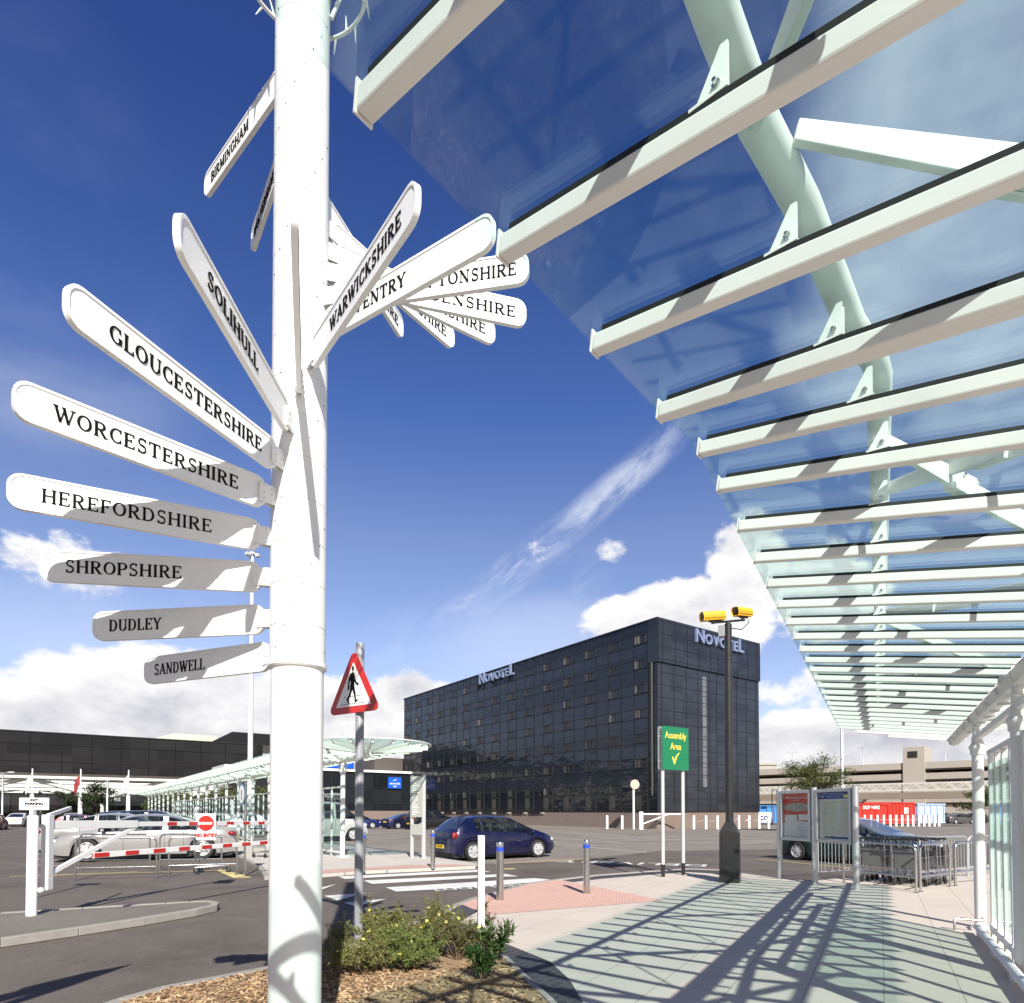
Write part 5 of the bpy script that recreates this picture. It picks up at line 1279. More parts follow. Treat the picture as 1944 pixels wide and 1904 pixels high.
mb.prism([(-.14, -.20), (-.11, -.175), (-.075, -.255), (-.06, -.26), (.02, -.14), (.13, -.075), (.14, -.085), (.05, -.17), (-.035, -.37), (-.075, -.37)], -.001, .0015, XL @ MX.Translation((0, -.02, 0)))
mb.build('sign_lettering', M['signyel'], fp); adopt(AS)
# ---- camera pole
cpp = G(1386, 1674.5); CPo = thing('camera_pole', 'black surveillance pole on a square cabinet base at the pavement edge', 'camera pole', cpp, R(-24))
mb = MB(); mb.hexa([(-.215, -.215, -.02), (.215, -.215, -.02), (.215, .215, -.02), (-.215, .215, -.02)] + [(-.205, -.205, 1.13), (.205, -.205, 1.13), (.205, .205, 1.13), (-.205, .205, 1.13)])
mb.hexa([(-.205, -.205, 1.13), (.205, -.205, 1.13), (.205, .205, 1.13), (-.205, .205, 1.13), (-.085, -.085, 1.37), (.085, -.085, 1.37), (.085, .085, 1.37), (-.085, .085, 1.37)])
cb_ = mb.build('cabinet', M['dark'], CPo, bevel=.012)
mb = MB(); mb.box((-.02, -.214, .66), (.27, .012, .78)); mb.box((.09, -.221, 1.0), (.03, .01, .03)); mb.box((.09, -.221, .32), (.03, .01, .03)); mb.build('door', M['dark'], cb_, bevel=.003)
mb = MB(); mb.lathe([(.085, 1.35), (.083, 3.5), (.083, 5.86), (.06, 5.88)], (0, 0, 0), 24); mb.build('pole', M['dark'], CPo, smooth=40)
mb = MB(); mb.box((-.13, -.05, 5.70), (.14, .16, .26)); mb.build('junction_box', M['grey'], CPo, bevel=.01)
ap = V((cpp.x, cpp.y, 5.93)); ard = V((.90, -.44, 0)); ardz = V((.93, .30, .16)).normalized()
mb = MB(); inv = (MX.Translation(cpp) @ MX.Rotation(R(-24), 4, 'Z')).inverted()
mb.tube([inv @ (ap - ardz * .44), inv @ (ap + ardz * .46)], .026, 8); mb.tube([inv @ (ap + V((0, 0, -.12))), inv @ ap], .05, 10); mb.build('cross_arm', M['dark'], CPo, smooth=40)
mb = MB(); e = ap + ardz * .44
mb.tube([inv @ (e + V((.06, 0, .12))), inv @ (e + V((.12, 0, -.05))), inv @ (e + V((-.05, 0, -.22))), inv @ (e + V((-.35, 0, -.18))), inv @ (ap + V((.08, 0, -.14)))], .012, 6); mb.build('cable', M['plast'], CPo, smooth=50)
for sg, dz, lb in ((-1, 0, 'yellow surveillance camera on the left end of the pole arm'), (1, 0, 'yellow surveillance camera on the right end of the pole arm')):
    q = ap + ardz * ((.36 if sg < 0 else .40) * sg) + V((0, 0, .04)); q = q + (V((-.03, .0, -.01)) if sg < 0 else V((.0, 0, .03)))
    S_ = .80; d = V((-.96, -.22, -.12) if sg < 0 else (-.80, -.58, -.12)).normalized(); up = V((0, 0, 1)); sd = d.cross(up).normalized(); up = sd.cross(d)
    t = thing('surveillance_camera', lb, 'camera', q, 0, 'yellow cameras on the black pole')
    def sec(o, s): return [o + sd * x * s * S_ + up * z * s * S_ for x, z in ((-.10, .02), (.10, .02), (.135, .12), (.115, .23), (.06, .27), (-.06, .27), (-.115, .23), (-.135, .12))]
    L_ = .28; mb = MB(); A = sec(V((0, 0, 0)) - d * L_, 1); B_ = sec(d * L_, 1); C_ = sec(d * L_ - d * .04, .86)
    mb.add(A + B_ + [p + up * .02 for p in C_], [tuple(range(8))[::-1]] + [(i, (i + 1) % 8, 8 + (i + 1) % 8, 8 + i) for i in range(8)] + [(8 + i, 8 + (i + 1) % 8, 16 + (i + 1) % 8, 16 + i) for i in range(8)]); hs = mb.build('housing', M['yellow'], t)
    mb = MB(); mb.add([p + up * .02 for p in C_], [tuple(range(8))]); mb.ball(tuple(d * (L_ - .05) + up * .115), .045, 10, 6); mb.build('lens_window', M['carglass'], hs)
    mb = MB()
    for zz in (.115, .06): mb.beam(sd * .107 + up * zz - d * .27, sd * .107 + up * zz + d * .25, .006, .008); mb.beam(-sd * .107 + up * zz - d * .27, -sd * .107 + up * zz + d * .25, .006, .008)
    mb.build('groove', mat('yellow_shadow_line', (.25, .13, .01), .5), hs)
    mb = MB(); mb.beam(-d * .18 + up * .0, d * .10 + up * .0, .06, .035); mb.tube([V((0, 0, .0)), V((0, 0, -.06))], .03, 8); mb.build('mount', M['dark'], t)
# ---- notice boards
n1, n2, n3 = G(1480.8, 1667), G(1550, 1677.7), G(1626, 1689.7)
bd = (n3 - n1); bd.z = 0; BL = bd.length; bd.normalize(); bn = bd.cross(V((0, 0, 1)))
if bn.y > 0: bn = -bn
pp = [n1, n1 + bd * BL / 2, n3]
NBd = thing('notice_board', 'pair of framed notice boards on three grey posts beside the luggage trolleys', 'notice board', n1)
for q in pp:
    mb = MB(); mb.lathe([(.062, -.02), (.062, 2.12), (.05, 2.13)], q, 20); mb.build('post', M['galv'], NBd, smooth=40)
frm = mat('aluminium_frame', (.55, .56, .58), .35, .55, var=.08); PW = BL / 2 - .15
board_c = []
for i in range(2):
    c = (pp[i] + pp[i + 1]) / 2 + V((0, 0, 1.5)); board_c.append(c); XB = frame(c + bn * .0, bd, (0, 0, 1)); PHt = 1.16
    mb = MB()
    for x0, y0, w, h in ((0, PHt / 2 - .035, PW, .07), (0, -PHt / 2 + .035, PW, .07), (-PW / 2 + .035, 0, .07, PHt - .141), (PW / 2 - .035, 0, .07, PHt - .141)): mb.box((x0, y0, 0), (w, h, .11), X=XB)
    f = mb.build('frame', frm, NBd, bevel=.006)
    mb = MB(); mb.box((0, 0, -.03), (PW - .10, PHt - .10, .02), X=XB); mb.build('back_panel', M['ltgrey'], NBd)
    mb = MB(); mb.box((0, 0, .045), (PW - .142, PHt - .142, .005), X=XB); mb.build('glass_door', glass_mat('board_glass', (.96, .97, .97), .25, .008) if 'board_glass' not in bpy.data.materials else bpy.data.materials['board_glass'], NBd)
adopt(NBd)
def poster(i, label, base, pieces, texts):
    c = board_c[i]; XB = frame(c + bn * 0, bd, (0, 0, 1)); w, h = PW - .15, 1.16 - .15
    t = thing('poster', label, 'poster', c); mb = MB(); mb.box((0, 0, -.016), (w, h, .004), X=XB); pp_ = mb.build('sheet', base, t); z = -.0125
    for m, shape in pieces:
        mb = MB(); mb.prism([(x * w, y * h) for x, y in shape], z, z + .001, XB); mb.build('printed_panel', m, pp_); z += .0016
    for m, tx, x, y, s in texts:
        mb = MB(); put_text(mb, tx, s, XB @ MX.Translation((x * w, y * h, z + .002)), .0006, 0); mb.build('print', m, pp_)
    adopt(t); return t
def rc(x0, y0, x1, y1): return [(x0, y0), (x1, y0), (x1, y1), (x0, y1)]
pr = mat('poster_red', (.56, .045, .022), .4, var=.12, scale=1.2); pw = mat('poster_white', (.72, .71, .68), .5, var=.05)
def el(cx, cy, rx, ry, n=24): return [(cx + rx * cos(2 * pi * i / n), cy + ry * sin(2 * pi * i / n)) for i in range(n)]
def map_mat(name, a, b, c, sc):
    m = bpy.data.materials.new(name); m.use_nodes = True; t = m.node_tree; k = NT(t); p = t.nodes['Principled BSDF']; co = k.n('ShaderNodeTexCoord').outputs['Object']
    v = k.n('ShaderNodeTexVoronoi', i_Vector=k.vm('ADD', co, k.vm('MULTIPLY', k.noise(co, sc * .5, 3, .6, out=1), (.05, .05, .05))), i_Scale=sc); v.feature = 'DISTANCE_TO_EDGE'
    n = k.noise(co, sc * .35, 4, .6)
    cc = k.mix(k.smooth(n, .4, .6), rgb(*a), rgb(*b)); cc = k.mix(k.smooth(v.outputs['Distance'], .05, .0), cc, rgb(*c)); k.set(p.inputs['Base Color'], cc); p.inputs['Roughness'].default_value = .5; return m
pm = map_mat('town_map', (.60, .62, .56), (.64, .63, .45), (.22, .26, .28), 22); ph = map_mat('aerial_view', (.62, .62, .60), (.40, .36, .28), (.10, .11, .12), 9)
poster(0, 'red poster with an oval aerial picture in the left notice board', pr, [(pw, rc(-.5, -.5, .5, -.16)), (pw, [(-.5, -.17)] + [(-.5 + 1.0 * i / 10, -.16 + .05 * sin(pi * i / 10)) for i in range(11)]), (ph, el(0, .19, .49, .10)), (pw, rc(-.46, -.14, .02, .02)), (pw, rc(.08, -.10, .44, .03)), (mat('poster_grey', (.60, .60, .62), .5), el(.24, -.31, .24, .16)), (mat('poster_line', (.2, .2, .25), .5), [(.02, -.25), (.2, -.34), (.45, -.33), (.45, -.322), (.2, -.33), (.02, -.24)])],
       [(pw, 'Where to board your Bus', 0, .41, .072), (pw, 'A Simple Guide', 0, .355, .04)])
bb = mat('poster_blue', (.012, .045, .24), .4, var=.1)
poster(1, 'pale street map poster with a blue heading in the right notice board', pw, [(bb, rc(-.5, .355, .5, .5)), (pm, rc(-.42, -.40, .46, .32)), (bb, rc(-.14, -.475, .5, -.435)), (mat('poster_green', (.12, .22, .14), .5), rc(-.34, -.475, -.15, -.435)), (mat('poster_yellow', (.70, .66, .22), .5), rc(.30, .375, .44, .445))],
       [(pw, 'BUS', -.38, .405, .05), (mat('poster_ltblue', (.25, .35, .6), .5), 'INFORMATION', -.05, .405, .05), (bb, 'i', .37, .41, .055)])
# ---- hoops, railing, trolleys
def hoop(p, q, h, label, group, lower=.30, r=.024, mids=1, bars=0, m=None, name='hoop_barrier'):
    t = thing(name, label, 'hoop barrier', p, 0, group); d = (q - p); d.z = 0; L = d.length; d.normalize(); k = .13; mb = MB(); pts = [p + V((0, 0, -.02))]
    pts += [p + V((0, 0, h - k))] + [p + d * (k - k * cos(pi / 2 * i / 5)) + V((0, 0, h - k + k * sin(pi / 2 * i / 5))) for i in range(1, 6)]
    pts += [q - d * (k - k * sin(pi / 2 * i / 5)) + V((0, 0, h - k + k * cos(pi / 2 * i / 5))) for i in range(0, 6)] + [q + V((0, 0, -.02))]
    mb.tube(pts, r, 12); mb.build('frame', m or M['steel'], t, smooth=50)
    if mids: mb = MB(); mb.tube([p + V((0, 0, lower)), q + V((0, 0, lower))], r * .8, 10); mb.build('cross_bar', m or M['steel'], t, smooth=50)
    if bars:
        mb = MB()
        for i in range(1, bars): f = i / bars; mb.tube([p.lerp(q, f) + V((0, 0, lower)), p.lerp(q, f) + V((0, 0, h))], .008, 6)
        mb.build('uprights', m or M['steel'], t)
    mb = MB()
    for z_ in (p, q): mb.lathe([(.05, 0), (.05, .008), (.03, .02)], z_, 12)
    mb.build('foot_flange', m or M['steel'], t); adopt(t); return t
GH = 'steel hoops round the trolley bay'
hoop(G(1602, 1675.5), G(1739.6, 1695), .93, 'long steel hoop in front of the trolleys beside the notice board', GH)
hoop(G(1747.7, 1693), G(1804, 1683), .93, 'short steel hoop closing the right end of the trolley bay', GH)
hoop(G(1814, 1682), G(1814, 1682) + V((.86, .5, 0)) * 2.1, .93, 'steel hoop right of the trolley bay, running behind the white column', GH)
rp = G(1556, 1664); rq = G(1645, 1669)
hoop(G(1553, 1667), G(1553, 1667) + V((.75, .35, 0)).normalized() * 1.6, .98, 'upright-barred railing between the right notice board and the dark green car', None, lower=.14, bars=13, name='railing', m=M['galv'])
pa = V((9.7, 15.2, 0))
for i in range(4):
    p = pa + V((.93, .37, 0)) * (1.75 * i); hoop(p, p + V((.93, .37, 0)) * 1.7, .98, ['barred railing panel behind the left end of the trolleys', 'barred railing panel behind the middle of the trolleys', 'barred railing panel behind the right end of the trolleys', 'barred railing panel seen beside the white column'][i], 'railing panels behind the trolleys', lower=.14, bars=15, name='railing', m=M['galv'])
trm = mat('trolley_steel', (.40, .40, .41), .3, .9, var=.2, scale=12); trp = mat('trolley_panel', (.16, .165, .165), .45, .2, var=.2, scale=4)
def trolley_parts(t):
    mb = MB()                                    # local +x is the nose of the trolley
    for sg in (-1, 1):
        y = .27 * sg
        mb.tube([(-.36, y, .16), (-.37, y, .55), (-.40, y, .93), (-.44, y, 1.0)], .015, 8); mb.tube([(-.38, y, .17), (.1, y * .8, .19), (.46, y * .35, .21)], .014, 8); mb.tube([(-.37, y * .92, .60), (-.1, y * .9, .62)], .010, 6)
    mb.tube([(-.36, -.27, .36), (-.36, .27, .36)], .010, 6); mb.tube([(-.385, -.27, .74), (-.385, .27, .74)], .012, 6); mb.tube([(.46, -.1, .21), (.46, .1, .21)], .014, 6)
    mb.tube([(-.37, -.25, .62), (-.12, -.24, .60), (-.12, .24, .60), (-.37, .25, .62)], .010, 6)
    for y in (-.12, 0, .12): mb.tube([(-.36, y, .19), (.44, y * .5, .205)], .008, 6)
    mb.build('frame', trm, t, smooth=50)
    mb = MB(); mb.tube([(-.45, -.30, 1.0), (-.45, .30, 1.0)], .020, 10); mb.ball((-.45, -.30, 1.0), .032, 8, 6); mb.ball((-.45, .30, 1.0), .032, 8, 6); mb.build('handle', M['plast'], t, smooth=50)
    mb = MB(); mb.box((-.362, 0, .60), (.012, .46, .42)); mb.build('advert_panel', trp, t, bevel=.004)
    for x, y in ((-.34, -.25), (-.34, .25), (.42, 0)):
        mb = MB(); mb.lathe([(.07, -.016), (.072, -.008), (.072, .008), (.07, .016)], (0, 0, 0), 14, X=MX.Translation((x, y, .075)) @ MX.Rotation(pi / 2, 4, 'X')); w = mb.build('wheel', M['rubber'], t, smooth=40)
        mb = MB(); mb.beam((x, y - .024, .07), (x + .02, y - .024, .17), .004, .03); mb.beam((x, y + .024, .07), (x + .02, y + .024, .17), .004, .03); mb.build('fork', trm, w)
tro = None; u = V((.84, .54, 0)).normalized(); side = V((.47, -.88, 0)).normalized(); base = V((8.35, 14.45, 0)); LT = []
for row in range(2):
    for k in range(6): LT.append((row, k, base + u * (.24 * k) * 1.0 + side * (.74 * row) + u * (.30 * row) * 0))
for row, k, p in LT:
    lab = 'luggage trolley nested in the %s row of the bay, %s' % (('rear', 'front')[row], 'leftmost of its row' if k == 0 else ('rightmost of its row' if k == 5 else 'inside its row'))
    if tro is None:
        tro = thing('luggage_trolley', lab, 'trolley', p, yaw(u), 'luggage trolleys nested in the bay'); trolley_parts(tro)
    else: t = copy_tree(tro, None, lab); t.location = p + V((random.uniform(-.03, .03), random.uniform(-.04, .04), 0)); t.rotation_euler = (0, 0, yaw(u) + random.uniform(-.06, .06))
t = copy_tree(tro, None, 'luggage trolley standing alone behind the steel hoops and the NO ENTRY sign'); t.location = G(402, 1657, RD); t.rotation_euler = (0, 0, 0.25); t['group'] = 'loose luggage trolleys'
t = copy_tree(tro, None, 'luggage trolley on the far pavement, just left of the fingerpost'); p_ = G(506, 1627); t.location = p_; t.rotation_euler = (0, 0, 1.2); t['group'] = 'loose luggage trolleys'
# ---- hoops on the left
GL = 'steel hoops in the car park entrance'
hoop(G(142.8, 1671.5, RD), G(296.5, 1667.5, RD), 1.02, 'front steel hoop left of the NO ENTRY sign', GL); hoop(G(320, 1666, RD), G(448.7, 1661, RD), 1.02, 'front steel hoop under the NO ENTRY sign', GL)
hoop(G(150, 1653, RD), G(284, 1652, RD), 1.02, 'rear steel hoop behind the one left of the NO ENTRY sign', GL); hoop(G(303, 1652, RD), G(420, 1650, RD), 1.02, 'rear steel hoop behind the one under the NO ENTRY sign', GL)
# ---- barrier posts, gate and booms
GBp = G(59.6, 1738, .02); gp_ = thing('barrier_post', 'thick round white post standing on the traffic island', 'post', GBp)
mb = MB(); mb.lathe([(.074, -.02), (.074, 1.50), (.066, 1.515), (.03, 1.52)], (0, 0, 0), 24); mb.build('shaft', M['white'], gp_, smooth=40)
def stripes(t, a, b, w, h, n, f0=.03, on=.45, nm='boom'):
    mb = MB(); mb.beam(a, b, w, h); bm_ = mb.build('boom', M['white'], t, bevel=.004); d = b - a
    for i in range(n): mb = MB(); mb.beam(a + d * (f0 + (1 - f0) * i / n), a + d * (f0 + (1 - f0) * (i + on) / n), w + .006, h * .78); mb.build('red_stripe', M['red'], bm_)
ga, gb = PY(91, 1566, 10.0), PY(505, 1563.5, 16.0); ga.z, gb.z = 1.385, 1.31; gd = (gb - ga).normalized()
gt = thing('swing_gate', 'white swing gate with striped upper boom and diagonal strut hung behind the island post', 'barrier', ga)
mb = MB(); sq = PY(91, 1560, 10.0); mb.beam((sq.x, sq.y, .37), (sq.x, sq.y, 1.545), .12, .12, V((0, 1, 0))); mb.build('hanging_post', M['white'], gt, bevel=.008)
m0 = ga.lerp(gb, .30)
mb = MB(); mb.beam(ga + gd * .06 + V((0, 0, .0)), m0, .07, .135); mb.build('arm', M['white'], gt, bevel=.006)
mb = MB(); mb.beam(V((sq.x, sq.y, .62)) + gd * .05, m0 + V((0, 0, -.06)) - gd * .05, .05, .075); mb.build('strut', M['white'], gt, bevel=.006)
mb = MB(); mb.beam(V((sq.x, sq.y, 1.53)), PY(133, 1534, 10.9), .05, .06); mb.build('upper_strut', M['white'], gt, bevel=.006)
stripes(gt, m0, ga + (gb - ga) * 1.35, .05, .09, 9, .12, .42)
mb = MB(); q = GBp + V((0, 0, .36)); mb.beam(q + V((.04, 0, 0)), V((sq.x, sq.y, .40)), .04, .05); mb.ball(tuple(q + V((.12, .02, .02))), .045, 8, 6); mb.build('hinge', M['white'], gt); adopt(gt)
ne = thing('no_entry_sign', 'square white NO ENTRY sign with red disc hung on the upper boom', 'road sign', ga.lerp(gb, .80))
sp_ = PY(395, 1566, 13.6); sp_.z = 1.30; XN = frame(sp_ + V((0, -.09, -.03)), (1, .10, 0), (0, 0, 1))
mb = MB(); mb.prism(rrect(.40, .56, .02), 0, .006, XN); pl = mb.build('sign_plate', M['whiteb'], ne)
mb = MB(); mb.prism([(x * .165, y * .165 + .075) for x, y in el(0, 0, 1, 1, 32)], .0065, .0080, XN); d_ = mb.build('disc', M['red'], pl)
mb = MB(); mb.prism(rc(-.125, .052, .125, .098), .0085, .0095, XN); mb.build('bar', M['whiteb'], d_)
mb = MB(); put_text(mb, 'NO ENTRY', .105, XN @ MX.Translation((0, -.185, .0085)), .001, .009, sx=.82); mb.build('sign_lettering', M['red'], pl); adopt(ne)
ba, bb_ = PY(177, 1623.5, 9.4), PY(511, 1598, 13.4); zz = .95; ba.z = zz; bb_.z = zz
bo = thing('barrier_boom', 'lower red and white striped boom slanting away in front of the hoops', 'barrier', ba)
stripes(bo, ba, ba + (bb_ - ba) * 1.18, .05, .085, 9, .0, .46); adopt(bo)
ex = PY(67.5, 1526, 12.4); es = thing('exit_parking_sign', 'white EXIT PARKING sign with arrow behind the round white post', 'road sign', (ex.x, ex.y, RD))
zc = ex.z - RD; XE = frame(V((0, -.03, zc)), (1, .15, 0), (0, 0, 1)); 
mb = MB(); mb.prism(rrect(.525, .235, .01), 0, .008, XE); pl = mb.build('sign_plate', M['whiteb'], es)
mb = MB(); put_text(mb, 'EXIT', .062, XE @ MX.Translation((0, .068, .0095)), .001, .004, sx=1.1); put_text(mb, 'PARKING', .062, XE @ MX.Translation((0, .0, .0095)), .001, .004, sx=1.25); mb.prism(rc(-.15, -.062, .17, -.050), .0088, .0098, XE); mb.prism([(-.17, -.056), (-.14, -.045), (-.14, -.067)], .0088, .0098, XE); mb.build('sign_lettering', M['black'], pl)
mb = MB(); mb.lathe([(.03, 0), (.03, zc + .05)], (0, 0, 0), 12); mb.build('post', M['grey'], es, smooth=40)
# blue route sign on a thin post
q = G(464.4, 1662.5, RD); rsn = thing('route_sign', 'round blue-edged sign on a thin post in front of the far canopy', 'road sign', q)
mb = MB(); mb.lathe([(.028, 0), (.028, 2.45)], (0, 0, 0), 12); mb.build('post', M['steel'], rsn, smooth=40)
XR = frame(V((-.07, -.06, 2.12)), (.62, -.78, 0), (0, 0, 1))
mb = MB(); mb.prism([(x * .30, y * .30) for x, y in el(0, 0, 1, 1, 32)], 0, .006, XR); pl = mb.build('sign_plate', mat('route_blue', (.10, .20, .30), .4), rsn)
mb = MB(); mb.prism([(x * .235, y * .235) for x, y in el(0, 0, 1, 1, 32)], .0065, .0080, XR); f = mb.build('sign_face', M['whiteb'], pl)
mb = MB(); mb.prism([(-.03, -.13), (.05, -.13), (.05, -.10), (.0, -.10), (.03, .03), (.02, .11), (-.03, .11), (-.03, .02)], .0085, .0095, XR); mb.build('pictogram', M['black'], f)
# ---- grey direction totem
ta = G(782, 1628.5); tb = G(798.5, 1630.5); td = V((.80, -.60, 0)).normalized()
TT = thing('direction_board', 'tall pale grey list board on two posts beyond the zebra crossing', 'direction board', ta); tb = ta + td * .56
for p, w in ((ta, .09), (tb, .11)):
    mb = MB(); mb.box((p.x, p.y, 1.40), (w, .09, 2.86), yaw(td)); mb.build('post', M['ltgrey'], TT, bevel=.01)
tn = td.cross(V((0, 0, 1))); tn = tn if tn.y < 0 else -tn
c = (ta + tb) / 2
pg2 = mat('board_pale_grey', (.40, .41, .38), .45, var=.08)
mb = MB(); mb.beam(ta + tn * .055 + V((0, 0, 2.10)), tb + tn * .055 + V((0, 0, 2.10)), .02, 1.40); pl = mb.build('list_panel', pg2, TT)
mb = MB(); mb.beam(ta + tn * .055 + V((0, 0, .98)), tb + tn * .055 + V((0, 0, .98)), .02, .36); pl2 = mb.build('lower_panel', pg2, TT)
mb = MB(); rr = random.Random(9); XTt = frame(c + tn * .0665 + V((0, 0, 2.1)), td, (0, 0, 1))
for i in range(16): mb.prism(rc(-.22, .61 - .082 * i, -.20 + rr.uniform(.14, .36), .64 - .082 * i), 0, .001, XTt)
mb.build('list_lines', M['whiteb'], pl)
mb = MB()
for i in range(16): mb.prism(rc(-.255, .61 - .082 * i, -.235, .64 - .082 * i), 0, .001, XTt)
mb.prism(rc(-.26, .568, .26, .571), 0, .001, XTt); mb.build('list_marks', M['dark'], pl)
adopt(TT)
# ---- white bollards with chain in front of the hotel and the skips
wbp = [(1152.5, 1573.3, 60), (1181, 1574, 60), (1317, 1574, 60), (1340, 1574, 60), (1362, 1574, 60), (1402.5, 1573.5, 60.5), (1422, 1573.3, 61), (1441, 1573, 61.5), (1459, 1572.8, 62)]
wbp += [(1437 + .2185 * x, 1568.7, 70) for x in (935, 990, 1045, 1100, 1157, 1208, 1260, 1308, 1355, 1405, 1450, 1495, 1540, 1580)]
wb0 = None; prev = None; GW = 'white bollards in a row in front of the hotel and skips'
for i, (x, y, Yd) in enumerate(wbp):
    p = G(x, y, RD); lab = 'white bollard in the row in front of the hotel wall' if i < 9 else 'white bollard in the chained row in front of the skips'
    if wb0 is None:
        wb0 = thing('white_bollard', lab, 'bollard', p, 0, GW); mb = MB(); mb.box((0, 0, .62), (.21, .21, 1.28)); mb.build('shaft', M['whiteb'], wb0, bevel=.02)
        mb = MB(); mb.box((0, 0, 1.275), (.16, .16, .03)); mb.build('cap', M['galv'], wb0); t = wb0
    else: t = copy_tree(wb0, None, lab); t.location = p
    t['group'] = 'white bollards by the hotel wall' if i < 9 else 'white bollards before the skips'
    if prev is not None and i >= 2 and (p - prev).length < 5:
        mb = MB(); a, b = prev + V((0, 0, 1.0)), p + V((0, 0, 1.0)); mb.tube([a.lerp(b, j / 8) - V((0, 0, .30 * (1 - (2 * j / 8 - 1) ** 2))) for j in range(9)], .025, 5)
        o = mb.build('chain', M['galv']); tag(o, 'slack chain hung between white bollards', 'chain', 'chains between the white bollards')
    prev = p
q = G(1217, 1574.5, RD); gt2 = thing('height_gate', 'white swing barrier on a thick post before the hotel corner', 'barrier', q)
mb = MB(); mb.box((0, 0, .8), (.34, .34, 1.66)); mb.build('post', M['whiteb'], gt2, bevel=.02)
mb = MB(); e = G(1300, 1574, RD) - q; mb.beam(V((0, 0, 1.42)), V((e.x, e.y, 1.42)), .08, .12); mb.beam(V((0, 0, .45)), V((e.x * .62, e.y * .62, 1.40)), .08, .10); mb.build('arm', M['whiteb'], gt2); 
q = G(1203, 1574, RD); rs_ = thing('round_sign', 'round sign seen from its pale back on a white post before the hotel', 'road sign', q)
mb = MB(); mb.lathe([(.10, 0), (.10, 4.2)], (0, 0, 0), 10); mb.build('post', M['whiteb'], rs_, smooth=40)
mb = MB(); mb.prism([(x * .44, y * .44) for x, y in el(0, 0, 1, 1, 28)], -.03, .03, frame(V((.1, -.14, 4.2)), (1, .2, 0), (0, 0, 1))); pl = mb.build('sign_plate', mat('sign_back_pink', (.66, .46, .37), .5), rs_)
# ---- waste containers
def container(label, p, L, Wd, H, rz, col, name='skip', ribs=12, letters=None, sloped=False, cat='skip'):
    t = thing(name, label, cat, p, rz); m = mat('container_' + '%02d%02d%02d' % tuple(int(99 * c) for c in col), col, .5, var=.15, scale=.8, dirt=.2)
    mb = MB()
    if sloped: mb.hexa([(-L / 2 + .5, -Wd / 2, .2), (L / 2, -Wd / 2, .2), (L / 2, Wd / 2, .2), (-L / 2 + .5, Wd / 2, .2), (-L / 2, -Wd / 2, H), (L / 2, -Wd / 2, H), (L / 2, Wd / 2, H), (-L / 2, Wd / 2, H)])
    else: mb.box((0, 0, H / 2 + .1), (L, Wd, H - .2))
    mb.build('body', m, t)
    mb = MB()
    for i in range(ribs): x = -L / 2 + .15 + (L - .3) * i / (ribs - 1); mb.box((x, -Wd / 2 - .05, H / 2 + .1), (.10, .10, H - .35)); 
    for i in range(5): mb.box((-L / 2 - .04, -Wd / 2 + .2 + (Wd - .4) * i / 4, H / 2 + .1), (.08, .1, H - .4))
    mb.box((0, -Wd / 2 - .06, H - .05), (L + .1, .14, .14)); mb.box((0, -Wd / 2 - .06, .28), (L, .14, .14)); mb.build('ribs', m, t)
    if letters:
        mb = MB()
        for tx, x, z, s in letters: put_text(mb, tx, s, MX.Translation((x, -Wd / 2 - .115, z)) @ MX.Rotation(pi / 2, 4, 'X'), .005, .01)
        mb.build('lettering', M['whiteb'], t)
    return t
def gx(x, Y): return V((PY(x, 1560, Y).x, Y, RD))
k_ = .2185
sk = container('red open-topped skip with white notices behind the chained bollards', gx(1437 + k_ * 1090, 78), 6.6, 2.5, 2.75, R(6), (.56, .035, .02), ribs=15)
mb = MB()
for x in (-.8, 2.1): mb.box((x, -1.32, 1.75), (.62, .03, .75))
mb.build('notice', M['whiteb'], sk)
sk2 = container('red skip with sloping end and white lettering, half hidden by the notice board', gx(1437 + k_ * 905, 74.5), 5.4, 2.4, 2.55, R(14), (.50, .03, .02), ribs=4, sloped=True, letters=[('SKIP HIRE', .2, 2.1, .55)])
container('dark blue waste container beside the red skip', gx(1437 + k_ * 1300, 81), 1.9, 2.5, 2.6, R(4), (.03, .09, .34), name='waste_container', ribs=3, cat='container')
container('pale blue waste container right of the dark blue one', gx(1437 + k_ * 1450, 80), 3.6, 2.5, 2.6, R(4), (.42, .54, .76), name='waste_container', ribs=5, cat='container')
bc = container('bright blue container with a white lettered panel, left of the notice boards', gx(1437 + k_ * 95, 82), 8.5, 2.5, 2.4, R(-6), (.05, .22, .55), name='waste_container', ribs=10, cat='container')
mb = MB(); mb.box((-1.6, -1.36, .9), (3.6, .04, 1.3)); pn = mb.build('panel', M['whiteb'], bc); mb = MB(); put_text(mb, 'Easco', 1.1, MX.Translation((-1.6, -1.40, .9)) @ MX.Rotation(pi / 2, 4, 'X'), .01, .03); mb.build('lettering', mat('navy_lettering', (.02, .03, .15), .5), pn)
